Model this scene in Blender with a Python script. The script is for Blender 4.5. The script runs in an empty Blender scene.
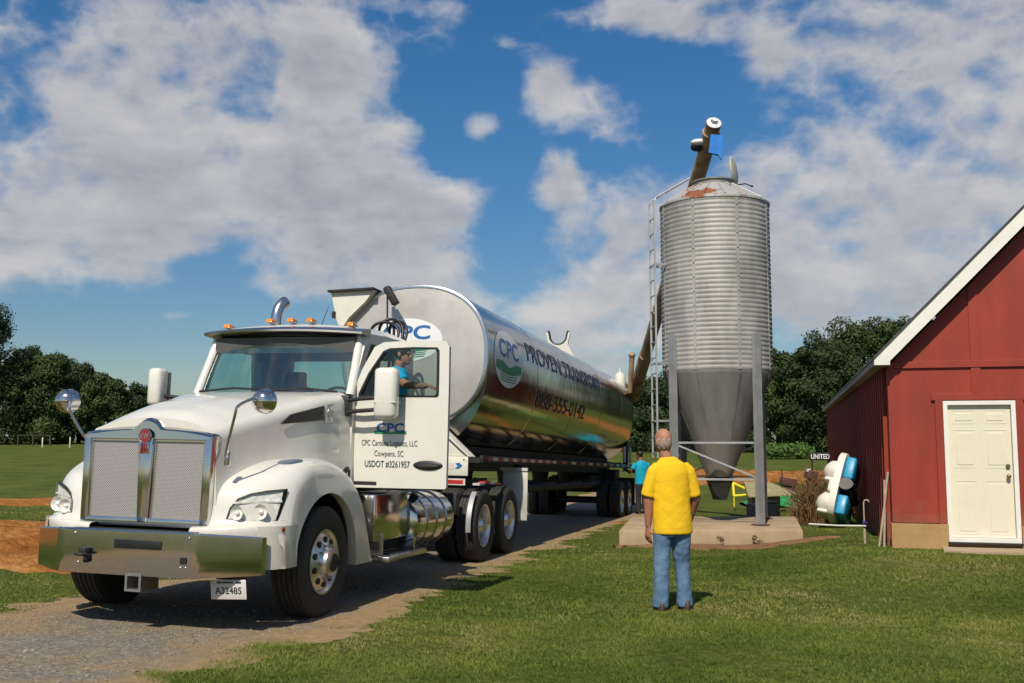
import bpy, bmesh, math, random
import numpy as np
from mathutils import Vector, Matrix, noise as mnoise
random.seed(7); rng = np.random.default_rng(7)
R = math.radians; PI = math.pi
scene = bpy.context.scene
COL = scene.collection

# ------------------------------------------------------------------ camera
F_PX = 1000.0; PITCH = math.atan(98.5 / F_PX); CAM = Vector((0, 0, 1.65))
cam_data = bpy.data.cameras.new('camera'); cam = bpy.data.objects.new('camera', cam_data)
COL.objects.link(cam); scene.camera = cam
cam.location = CAM; cam.rotation_euler = (PI / 2 + PITCH, 0, 0)
cam_data.sensor_width = 36.0; cam_data.lens = 36.0 * F_PX / 1024.0
cam_data.clip_start = 0.1; cam_data.clip_end = 3000

def ray(px, py):
    a = (px - 512) / F_PX; b = -(py - 341.5) / F_PX
    s, c = math.sin(PITCH), math.cos(PITCH)
    return Vector((a, c - b * s, s + b * c))
def at(px, py, D):
    d = ray(px, py); return CAM + d * (D / d.y)

# ------------------------------------------------------------------ terrain height
YAW = R(15.5); SX, CX_ = math.sin(YAW), math.cos(YAW)
OX, OY = -2.94, 9.86
def gz(x, y):
    x = np.asarray(x, float); y = np.asarray(y, float)
    s = (x - OX) * SX + (y - OY) * CX_
    l = (x - OX) * CX_ - (y - OY) * SX
    z = -0.0148 * np.clip(s, -14, 8) - 0.0235 * np.clip(s - 8, 0, 10)
    z = z + 0.02 - 0.02 * np.clip(l, -8, 1.3)
    z = z + 0.0165 * np.clip(y - 32, 0, 90)
    bl = (x - 5.72) * CX_ - (y - 15.2) * SX; bs = (x - 5.72) * SX + (y - 15.2) * CX_
    ss = lambda t: np.clip(t, 0, 1) ** 2 * (3 - 2 * np.clip(t, 0, 1))
    z = z + 0.18 * ss((bl + 2.6) / 2.4) * ss((bs + 5.5) / 5.0) * (1 - ss((bs - 8) / 8))
    fade = np.clip((np.abs(l) - 1.4) / 2.0, 0, 1)
    z = z + fade * (0.018 * np.sin(x * 0.9 + 1.3 * np.sin(y * 0.37)) * np.cos(y * 0.8 + 0.6) + 0.01 * np.sin(2.3 * x + 1.1) * np.sin(1.9 * y))
    return z
def g1(x, y): return float(gz(x, y))

# ------------------------------------------------------------------ materials
def nodes(m):
    m.use_nodes = True
    return m.node_tree.nodes, m.node_tree.links
def N(nt, t, **kw):
    n = nt.new(t)
    for k, v in kw.items(): setattr(n, k, v)
    return n
def setp(b, **kw):
    for k, v in kw.items(): b.inputs[k.replace('_', ' ')].default_value = v
def mat(name, col, rough=0.5, metal=0.0, var=0.12, scale=6.0, bump=0.0, bscale=40.0, col2=None, coat=0.0, spec=0.5, thresh=None, stretch=None):
    """Principled with a noise-varied base colour and a fine bump."""
    m = bpy.data.materials.new(name); nt, lk = nodes(m)
    b = nt['Principled BSDF']; setp(b, Roughness=rough, Metallic=metal)
    b.inputs['Specular IOR Level'].default_value = spec
    if coat: b.inputs['Coat Weight'].default_value = coat; b.inputs['Coat Roughness'].default_value = 0.05
    tc = N(nt, 'ShaderNodeTexCoord'); vec = tc.outputs['Object']
    if stretch:
        mp = N(nt, 'ShaderNodeMapping'); mp.inputs['Scale'].default_value = stretch; lk.new(vec, mp.inputs[0]); vec = mp.outputs[0]
    nz = N(nt, 'ShaderNodeTexNoise'); nz.inputs['Scale'].default_value = scale; nz.inputs['Detail'].default_value = 6; nz.inputs['Roughness'].default_value = 0.62
    lk.new(vec, nz.inputs['Vector'])
    rp = N(nt, 'ShaderNodeValToRGB'); e = rp.color_ramp.elements
    c = Vector(col[:3])
    c2 = Vector(col2[:3]) if col2 else c * (1 + var)
    c1 = c if col2 else c * (1 - var)
    lo, hi = thresh if thresh else (0.3, 0.7)
    e[0].position = lo; e[1].position = hi
    e[0].color = (*c1, 1); e[1].color = (*c2, 1)
    lk.new(nz.outputs['Fac'], rp.inputs['Fac']); lk.new(rp.outputs['Color'], b.inputs['Base Color'])
    rr = N(nt, 'ShaderNodeMapRange'); rr.inputs['To Min'].default_value = rough * 0.8; rr.inputs['To Max'].default_value = min(1, rough * 1.25)
    lk.new(nz.outputs['Fac'], rr.inputs['Value']); lk.new(rr.outputs['Result'], b.inputs['Roughness'])
    if bump:
        n2 = N(nt, 'ShaderNodeTexNoise'); n2.inputs['Scale'].default_value = bscale; n2.inputs['Detail'].default_value = 5
        lk.new(vec, n2.inputs['Vector'])
        bp = N(nt, 'ShaderNodeBump'); bp.inputs['Strength'].default_value = bump; bp.inputs['Distance'].default_value = 0.02
        lk.new(n2.outputs['Fac'], bp.inputs['Height']); lk.new(bp.outputs['Normal'], b.inputs['Normal'])
    return m

M = {}
def dusty_paint():
    m = mat('white_paint', (0.68, 0.66, 0.60), 0.25, var=0.03, coat=0.6, bump=0.012, bscale=2.5); nt, lk = m.node_tree.nodes, m.node_tree.links; b = nt['Principled BSDF']
    src = b.inputs['Base Color'].links[0].from_socket
    tc = N(nt, 'ShaderNodeTexCoord'); sp = N(nt, 'ShaderNodeSeparateXYZ'); lk.new(tc.outputs['Object'], sp.inputs[0])
    nz = N(nt, 'ShaderNodeTexNoise'); nz.inputs['Scale'].default_value = 5; nz.inputs['Detail'].default_value = 9; nz.inputs['Roughness'].default_value = .7; lk.new(tc.outputs['Object'], nz.inputs['Vector'])
    ad = N(nt, 'ShaderNodeMath', operation='MULTIPLY_ADD'); lk.new(nz.outputs['Fac'], ad.inputs[0]); ad.inputs[1].default_value = .9; lk.new(sp.outputs['Z'], ad.inputs[2])
    mr = N(nt, 'ShaderNodeMapRange'); mr.inputs['From Min'].default_value = 1.45; mr.inputs['From Max'].default_value = .85; mr.inputs['To Max'].default_value = .55; lk.new(ad.outputs[0], mr.inputs['Value'])
    mx = N(nt, 'ShaderNodeMix', data_type='RGBA'); lk.new(mr.outputs['Result'], mx.inputs['Factor']); lk.new(src, mx.inputs[6]); mx.inputs[7].default_value = (.36, .29, .20, 1); lk.new(mx.outputs[2], b.inputs['Base Color'])
    return m
M['white_paint'] = dusty_paint()
M['cream_paint'] = mat('cream_paint', (0.68, 0.66, 0.58), 0.4, var=0.05)
M['chrome'] = mat('chrome', (0.62, 0.60, 0.57), 0.13, 1.0, var=0.04, bump=0.03, bscale=3)
M['satin_chrome'] = mat('satin_chrome', (0.6, 0.59, 0.58), 0.24, 1.0, var=0.05)
M['alu'] = mat('brushed_aluminium', (0.6, 0.6, 0.6), 0.32, 1.0, var=0.1, scale=20)
M['rim'] = mat('rim_aluminium', (0.62, 0.61, 0.58), 0.3, 0.9, var=0.12, scale=14)
M['black'] = mat('black_plastic', (0.012, 0.012, 0.013), 0.45)
M['dark_metal'] = mat('dark_frame_metal', (0.02, 0.019, 0.018), 0.6, 0.2, var=0.4, bump=0.1)
M['rubber'] = mat('tyre_rubber', (0.022, 0.021, 0.02), 0.85, var=0.35, scale=9, bump=0.15, bscale=60, col2=(0.05, 0.043, 0.036))
M['amber'] = mat('amber_lens', (0.75, 0.22, 0.02), 0.15, var=0.1)
M['red_lens'] = mat('red_lens', (0.25, 0.05, 0.02), 0.2, var=0.1)
M['red_badge'] = mat('red_enamel', (0.25, 0.02, 0.025), 0.25)
M['red_tape'] = mat('red_tape', (0.42, 0.03, 0.03), 0.35)
M['white_tape'] = mat('white_tape', (0.6, 0.55, 0.52), 0.35)
M['interior'] = mat('cab_interior', (0.07, 0.07, 0.07), 0.8, var=0.2)
M['seat_cloth'] = mat('seat_cloth', (0.05, 0.05, 0.055), 0.9, var=0.2, bump=0.2)
M['blue_print'] = mat('blue_print', (0.015, 0.11, 0.36), 0.4)
M['dark_print'] = mat('dark_print', (0.03, 0.045, 0.04), 0.5)
M['navy_print'] = mat('navy_print', (0.03, 0.04, 0.14), 0.4)
M['purple_print'] = mat('purple_print', (0.05, 0.03, 0.09), 0.4)
M['green_print'] = mat('green_print', (0.015, 0.25, 0.11), 0.4)
M['white_print'] = mat('white_print', (0.72, 0.73, 0.74), 0.4, var=0.03)
M['plate_white'] = mat('plate_white', (0.62, 0.6, 0.56), 0.4, var=0.06)
M['mudflap'] = mat('mudflap_white', (0.5, 0.49, 0.44), 0.7, var=0.2, scale=3)
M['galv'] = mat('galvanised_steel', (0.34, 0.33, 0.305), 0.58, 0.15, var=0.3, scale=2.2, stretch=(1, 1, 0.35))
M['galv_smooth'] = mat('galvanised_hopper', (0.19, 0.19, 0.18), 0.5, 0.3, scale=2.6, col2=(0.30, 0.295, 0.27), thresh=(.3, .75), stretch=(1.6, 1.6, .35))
M['galv_post'] = mat('galvanised_post', (0.36, 0.37, 0.38), 0.5, 0.4, var=0.16, scale=3)
M['roof_rust'] = mat('galvanised_roof_rust', (0.45, 0.44, 0.42), 0.5, 0.3, scale=1.5, col2=(0.30, 0.10, 0.035), thresh=(0.53, 0.58))
M['auger'] = mat('rusty_auger_tube', (0.40, 0.29, 0.18), 0.6, 0.1, scale=2.2, col2=(0.24, 0.10, 0.05), thresh=(0.48, 0.64))
M['lid_plastic'] = mat('lid_plastic', (0.42, 0.40, 0.33), 0.6, var=0.2)
M['blue_cloth'] = mat('blue_spout', (0.02, 0.19, 0.62), 0.7, var=0.2)
M['concrete'] = mat('concrete', (0.30, 0.215, 0.13), 0.9, scale=2.2, col2=(0.42, 0.32, 0.21), bump=0.3, bscale=50)
M['block'] = mat('grey_concrete', (0.22, 0.20, 0.17), 0.9, var=0.3, bump=0.4)
M['found'] = mat('foundation_block', (0.33, 0.19, 0.075), 0.9, scale=3, col2=(0.42, 0.27, 0.12), bump=0.3)
M['door_white'] = mat('door_white', (0.72, 0.66, 0.53), 0.45, var=0.03)
M['trim_white'] = mat('trim_white', (0.75, 0.73, 0.68), 0.5, var=0.06, scale=3)
M['shingle'] = mat('roof_shingle', (0.05, 0.055, 0.05), 0.9, var=0.4, bump=0.4)
M['brass'] = mat('brass', (0.3, 0.22, 0.1), 0.35, 0.9)
M['soffit'] = mat('soffit_board', (0.30, 0.26, 0.24), 0.7, var=0.1)
M['boat_white'] = mat('boat_white', (0.66, 0.62, 0.57), 0.45, var=0.08, scale=4)
M['boat_blue'] = mat('boat_blue', (0.02, 0.27, 0.50), 0.4, var=0.1)
M['pvc'] = mat('pvc_white', (0.62, 0.6, 0.52), 0.5, var=0.08)
M['stick'] = mat('weathered_wood', (0.36, 0.29, 0.22), 0.8, var=0.25, scale=12)
M['yellow'] = mat('yellow_paint', (0.72, 0.60, 0.02), 0.45, var=0.06)
M['tarp_green'] = mat('green_tarp', (0.02, 0.24, 0.07), 0.6, var=0.2)
M['plywood'] = mat('weathered_sheet', (0.26, 0.23, 0.13), 0.85, var=0.2)
M['rust_box'] = mat('rusty_box', (0.09, 0.035, 0.03), 0.8, var=0.3)
M['brush'] = mat('dead_brush', (0.12, 0.055, 0.025), 0.9, scale=3, col2=(0.17, 0.10, 0.04))
M['brush_leaf'] = mat('brush_leaf', (0.07, 0.075, 0.02), 0.8, scale=2, col2=(0.16, 0.07, 0.03))
M['bark'] = mat('bark', (0.06, 0.045, 0.035), 0.9, var=0.3, bump=0.4, bscale=20)
M['skin'] = mat('skin', (0.36, 0.16, 0.10), 0.55, var=0.1, scale=9)
M['skin_dark'] = mat('skin_tanned', (0.24, 0.11, 0.065), 0.55, var=0.1, scale=9)
M['grey_hair'] = mat('grey_hair', (0.34, 0.24, 0.19), 0.85, var=0.35, scale=60, bump=0.4, bscale=120)
M['dark_hair'] = mat('dark_hair', (0.014, 0.011, 0.01), 0.6, var=0.3)
M['yellow_shirt'] = mat('yellow_shirt', (0.78, 0.47, 0.005), 0.9, var=0.05, bump=0.5, bscale=14)
M['teal_shirt'] = mat('teal_shirt', (0.0, 0.33, 0.50), 0.85, var=0.08, bump=0.4, bscale=16)
M['blue_shirt'] = mat('blue_shirt', (0.0, 0.36, 0.66), 0.85, var=0.08, bump=0.4, bscale=16)
M['jeans'] = mat('denim', (0.055, 0.115, 0.21), 0.95, scale=4, col2=(0.13, 0.225, 0.35), bump=0.5, bscale=18)
M['dark_trousers'] = mat('dark_trousers', (0.02, 0.02, 0.024), 0.9)
M['shoe'] = mat('brown_shoe', (0.06, 0.032, 0.022), 0.6)
M['eye'] = mat('eye', (0.05, 0.03, 0.02), 0.2)

def barn_red():
    m = bpy.data.materials.new('barn_red'); nt, lk = nodes(m); b = nt['Principled BSDF']
    tc = N(nt, 'ShaderNodeTexCoord')
    mp = N(nt, 'ShaderNodeMapping'); mp.inputs['Scale'].default_value = (1, 1, 0.25); lk.new(tc.outputs['Object'], mp.inputs[0])
    nz = N(nt, 'ShaderNodeTexNoise'); nz.inputs['Scale'].default_value = 3.0; nz.inputs['Detail'].default_value = 8; lk.new(mp.outputs[0], nz.inputs['Vector'])
    rp = N(nt, 'ShaderNodeValToRGB'); e = rp.color_ramp.elements
    e[0].position = 0.3; e[0].color = (0.22, 0.024, 0.012, 1); e[1].position = 0.72; e[1].color = (0.32, 0.035, 0.017, 1)
    lk.new(nz.outputs['Fac'], rp.inputs['Fac'])
    sp = N(nt, 'ShaderNodeSeparateXYZ'); lk.new(tc.outputs['Object'], sp.inputs[0])
    sn = N(nt, 'ShaderNodeTexNoise'); sn.inputs['Scale'].default_value = 4.5; sn.inputs['Detail'].default_value = 10; sn.inputs['Roughness'].default_value = .7; lk.new(tc.outputs['Object'], sn.inputs['Vector'])
    ad = N(nt, 'ShaderNodeMath', operation='MULTIPLY_ADD'); lk.new(sn.outputs['Fac'], ad.inputs[0]); ad.inputs[1].default_value = 1.2; lk.new(sp.outputs['Z'], ad.inputs[2])
    mr = N(nt, 'ShaderNodeMapRange'); mr.inputs['From Min'].default_value = 1.35; mr.inputs['From Max'].default_value = .85; mr.inputs['To Max'].default_value = .6; lk.new(ad.outputs[0], mr.inputs['Value'])
    mx = N(nt, 'ShaderNodeMix', data_type='RGBA'); lk.new(mr.outputs['Result'], mx.inputs['Factor']); lk.new(rp.outputs['Color'], mx.inputs[6]); mx.inputs[7].default_value = (.20, .10, .055, 1)
    lk.new(mx.outputs[2], b.inputs['Base Color'])
    setp(b, Roughness=0.6)
    n2 = N(nt, 'ShaderNodeTexNoise'); n2.inputs['Scale'].default_value = 25; n2.inputs['Detail'].default_value = 6
    mp2 = N(nt, 'ShaderNodeMapping'); mp2.inputs['Scale'].default_value = (1, 1, 0.08); lk.new(tc.outputs['Object'], mp2.inputs[0]); lk.new(mp2.outputs[0], n2.inputs['Vector'])
    bp = N(nt, 'ShaderNodeBump'); bp.inputs['Strength'].default_value = 0.35; bp.inputs['Distance'].default_value = 0.01
    lk.new(n2.outputs['Fac'], bp.inputs['Height']); lk.new(bp.outputs['Normal'], b.inputs['Normal'])
    return m
M['barn_red'] = barn_red()

def tank_metal():
    m = bpy.data.materials.new('polished_tank'); nt, lk = nodes(m); b = nt['Principled BSDF']
    setp(b, Metallic=1.0, Roughness=0.12); b.inputs['Base Color'].default_value = (0.43, 0.39, 0.34, 1)
    tc = N(nt, 'ShaderNodeTexCoord')
    n1 = N(nt, 'ShaderNodeTexNoise'); n1.inputs['Scale'].default_value = 0.9; n1.inputs['Detail'].default_value = 3; lk.new(tc.outputs['Object'], n1.inputs['Vector'])
    rp = N(nt, 'ShaderNodeMapRange'); rp.inputs['To Min'].default_value = 0.06; rp.inputs['To Max'].default_value = 0.2; lk.new(n1.outputs['Fac'], rp.inputs['Value']); lk.new(rp.outputs['Result'], b.inputs['Roughness'])
    bp = N(nt, 'ShaderNodeBump'); bp.inputs['Strength'].default_value = 0.25; bp.inputs['Distance'].default_value = 0.04
    lk.new(n1.outputs['Fac'], bp.inputs['Height']); lk.new(bp.outputs['Normal'], b.inputs['Normal'])
    return m
M['tank'] = tank_metal()
M['tank_head'] = mat('tank_head_metal', (0.50, 0.475, 0.44), 0.38, 0.4, scale=1.8, var=0.12, bump=0.2, bscale=1.4)

def glass(name, tint, fac=0.12):
    m = bpy.data.materials.new(name); nt, lk = nodes(m); nt.remove(nt['Principled BSDF']); out = nt['Material Output']
    tr = N(nt, 'ShaderNodeBsdfTransparent'); tr.inputs['Color'].default_value = (*tint, 1)
    gl = N(nt, 'ShaderNodeBsdfGlossy'); gl.inputs['Roughness'].default_value = 0.02; gl.inputs['Color'].default_value = (0.9, 1, 0.97, 1)
    fr = N(nt, 'ShaderNodeLayerWeight'); fr.inputs['Blend'].default_value = 0.5
    pw = N(nt, 'ShaderNodeMath', operation='POWER'); lk.new(fr.outputs['Facing'], pw.inputs[0]); pw.inputs[1].default_value = 4.0
    mr = N(nt, 'ShaderNodeMapRange'); mr.inputs['To Min'].default_value = fac; mr.inputs['To Max'].default_value = 0.9
    lk.new(pw.outputs[0], mr.inputs['Value'])
    mx = N(nt, 'ShaderNodeMixShader'); lk.new(mr.outputs['Result'], mx.inputs['Fac']); lk.new(tr.outputs[0], mx.inputs[1]); lk.new(gl.outputs[0], mx.inputs[2])
    lk.new(mx.outputs[0], out.inputs['Surface'])
    return m
M['windshield'] = glass('windshield_glass', (0.60, 0.84, 0.76), 0.17)
M['window'] = glass('window_glass', (0.62, 0.72, 0.68), 0.05)
M['reflector'] = mat('lamp_reflector', (0.78, 0.76, 0.72), 0.4, 0.1, var=0.3, scale=22)
M['lens'] = glass('lamp_lens', (0.97, 0.97, 0.96), 0.03)

def mesh_grille():
    m = bpy.data.materials.new('grille_mesh'); nt, lk = nodes(m); b = nt['Principled BSDF']
    tc = N(nt, 'ShaderNodeTexCoord')
    mp = N(nt, 'ShaderNodeMapping'); mp.inputs['Scale'].default_value = (62, 62, 62); mp.inputs['Rotation'].default_value = (0, R(45), 0); lk.new(tc.outputs['Object'], mp.inputs[0])
    sp = N(nt, 'ShaderNodeSeparateXYZ'); lk.new(mp.outputs[0], sp.inputs[0])
    def fr(o):
        f = N(nt, 'ShaderNodeMath', operation='FRACT'); lk.new(o, f.inputs[0])
        a = N(nt, 'ShaderNodeMath', operation='SUBTRACT'); lk.new(f.outputs[0], a.inputs[0]); a.inputs[1].default_value = 0.5
        q = N(nt, 'ShaderNodeMath', operation='MULTIPLY'); lk.new(a.outputs[0], q.inputs[0]); lk.new(a.outputs[0], q.inputs[1]); return q
    x, z = fr(sp.outputs['X']), fr(sp.outputs['Z'])
    ad = N(nt, 'ShaderNodeMath', operation='ADD'); lk.new(x.outputs[0], ad.inputs[0]); lk.new(z.outputs[0], ad.inputs[1])
    rp = N(nt, 'ShaderNodeValToRGB'); e = rp.color_ramp.elements
    e[0].position = 0.03; e[0].color = (0.06, 0.055, 0.055, 1); e[1].position = 0.10; e[1].color = (0.55, 0.51, 0.50, 1)
    lk.new(ad.outputs[0], rp.inputs['Fac']); lk.new(rp.outputs['Color'], b.inputs['Base Color']); setp(b, Metallic=0.55, Roughness=0.4)
    return m
M['grille_mesh'] = mesh_grille()

def foliage(name, c1, c2, scale=0.35):
    m = bpy.data.materials.new(name); nt, lk = nodes(m); b = nt['Principled BSDF']; setp(b, Roughness=0.65); b.inputs['Specular IOR Level'].default_value = 0.25
    tc = N(nt, 'ShaderNodeTexCoord')
    n1 = N(nt, 'ShaderNodeTexNoise'); n1.inputs['Scale'].default_value = scale; n1.inputs['Detail'].default_value = 8; n1.inputs['Roughness'].default_value = 0.7; lk.new(tc.outputs['Object'], n1.inputs['Vector'])
    rp = N(nt, 'ShaderNodeValToRGB'); e = rp.color_ramp.elements; e[0].position = 0.35; e[1].position = 0.66; e[0].color = (*c1, 1); e[1].color = (*c2, 1)
    lk.new(n1.outputs['Fac'], rp.inputs['Fac']); lk.new(rp.outputs['Color'], b.inputs['Base Color'])
    return m
M['leaf_dark'] = foliage('leaf_dark', (0.014, 0.028, 0.008), (0.046, 0.072, 0.018))
M['leaf_mid'] = foliage('leaf_mid', (0.020, 0.040, 0.010), (0.062, 0.092, 0.022))
M['leaf_light'] = foliage('leaf_light', (0.05, 0.11, 0.02), (0.10, 0.17, 0.04), 1.0)

def ground_mat(name, kind):
    m = bpy.data.materials.new(name); nt, lk = nodes(m); b = nt['Principled BSDF']; setp(b, Roughness=0.95); b.inputs['Specular IOR Level'].default_value = 0.15
    geo = N(nt, 'ShaderNodeNewGeometry'); P = geo.outputs['Position']
    def noise(scale, det=8, rough=0.6, vec=P):
        n = N(nt, 'ShaderNodeTexNoise'); n.inputs['Scale'].default_value = scale; n.inputs['Detail'].default_value = det; n.inputs['Roughness'].default_value = rough; lk.new(vec, n.inputs['Vector']); return n.outputs['Fac']
    def ramp(fac, *st):
        r = N(nt, 'ShaderNodeValToRGB'); e = r.color_ramp.elements
        while len(e) < len(st): e.new(0.5)
        for i, (p, c) in enumerate(st): e[i].position = p; e[i].color = (*c, 1)
        lk.new(fac, r.inputs['Fac']); return r.outputs['Color']
    def mix(fac, a, c, bt='MIX'):
        x = N(nt, 'ShaderNodeMix', data_type='RGBA', blend_type=bt)
        if isinstance(fac, float): x.inputs['Factor'].default_value = fac
        else: lk.new(fac, x.inputs['Factor'])
        lk.new(a, x.inputs[6]); lk.new(c, x.inputs[7]); return x.outputs[2]
    if kind == 'lawn':
        base = ramp(noise(0.55, 9, 0.65), (0.32, (0.056, 0.080, 0.011)), (0.50, (0.094, 0.122, 0.019)), (0.68, (0.148, 0.155, 0.036)))
        fine = ramp(noise(16, 6, 0.7), (0.32, (0.35, 0.36, 0.35)), (0.68, (1.3, 1.28, 1.2)))
        col = mix(1.0, base, fine, 'MULTIPLY')
        bare = ramp(noise(0.8, 10, 0.6), (0.69, (0, 0, 0)), (0.76, (1, 1, 1)))
        soil = ramp(noise(7), (0.3, (0.17, 0.09, 0.04)), (0.7, (0.25, 0.15, 0.07)))
        col = mix(bare, col, soil)
        bd, bs = 0.05, 30
    elif kind == 'gravel':
        base = ramp(noise(0.9, 9, 0.65), (0.36, (0.32, 0.23, 0.135)), (0.48, (0.26, 0.215, 0.16)), (0.58, (0.235, 0.212, 0.182)))
        v = N(nt, 'ShaderNodeTexVoronoi'); v.inputs['Scale'].default_value = 38; lk.new(P, v.inputs['Vector'])
        sep = N(nt, 'ShaderNodeSeparateColor'); lk.new(v.outputs['Color'], sep.inputs[0])
        fine = ramp(sep.outputs[0], (0.0, (0.68, 0.67, 0.66)), (0.6, (0.97, 0.96, 0.95)), (1.0, (1.35, 1.33, 1.28)))
        col = mix(1.0, base, fine, 'MULTIPLY')
        ea = N(nt, 'ShaderNodeAttribute', attribute_name='edge')
        ad = N(nt, 'ShaderNodeMath', operation='MULTIPLY_ADD'); lk.new(noise(1.3, 8, .65), ad.inputs[0]); ad.inputs[1].default_value = 1.3; lk.new(ea.outputs['Fac'], ad.inputs[2])
        mr_ = N(nt, 'ShaderNodeMapRange'); mr_.inputs['From Min'].default_value = 1.15; mr_.inputs['From Max'].default_value = 1.45; lk.new(ad.outputs[0], mr_.inputs['Value'])
        sand = ramp(noise(11, 8, .7), (.3, (.25, .165, .085)), (.7, (.40, .29, .165)))
        col = mix(mr_.outputs['Result'], col, sand); bd, bs = 0.03, 45
    else:
        base = ramp(noise(0.7, 9, 0.65), (0.3, (0.30, 0.10, 0.020)), (0.5, (0.41, 0.165, 0.040)), (0.7, (0.50, 0.25, 0.085)))
        fine = ramp(noise(5, 9, 0.75), (0.35, (0.55, 0.52, 0.5)), (0.65, (1.25, 1.25, 1.25)))
        col = mix(1.0, base, fine, 'MULTIPLY'); bd, bs = 0.25, 4
    lk.new(col, b.inputs['Base Color'])
    bp = N(nt, 'ShaderNodeBump'); bp.inputs['Strength'].default_value = 0.8; bp.inputs['Distance'].default_value = bd
    lk.new(noise(bs, 6, 0.7), bp.inputs['Height']); lk.new(bp.outputs['Normal'], b.inputs['Normal'])
    return m
M['lawn'] = ground_mat('lawn', 'lawn'); M['gravel'] = ground_mat('gravel', 'gravel'); M['dirt'] = ground_mat('red_dirt', 'dirt'); M['soil'] = mat('bare_soil', (0.13, 0.06, 0.025), 0.95, scale=5, col2=(0.24, 0.125, 0.055), bump=0.8, bscale=16)
M['stone'] = mat('loose_stone', (0.17, 0.14, 0.11), 0.9, scale=8, col2=(0.34, 0.28, 0.21))

def blade_mat():
    m = bpy.data.materials.new('grass_blade'); nt, lk = nodes(m); b = nt['Principled BSDF']; setp(b, Roughness=0.6); b.inputs['Specular IOR Level'].default_value = 0.2
    at_ = N(nt, 'ShaderNodeAttribute', attribute_name='rnd')
    rp = N(nt, 'ShaderNodeValToRGB'); e = rp.color_ramp.elements
    e[0].position = 0; e[0].color = (0.062, 0.098, 0.011, 1); e[1].position = 0.5; e[1].color = (0.140, 0.182, 0.026, 1)
    x = e.new(0.8); x.color = (0.21, 0.21, 0.045, 1); x = e.new(1.0); x.color = (0.36, 0.29, 0.13, 1)
    lk.new(at_.outputs['Fac'], rp.inputs['Fac']); lk.new(rp.outputs['Color'], b.inputs['Base Color'])
    return m
M['blade'] = blade_mat()

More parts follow.
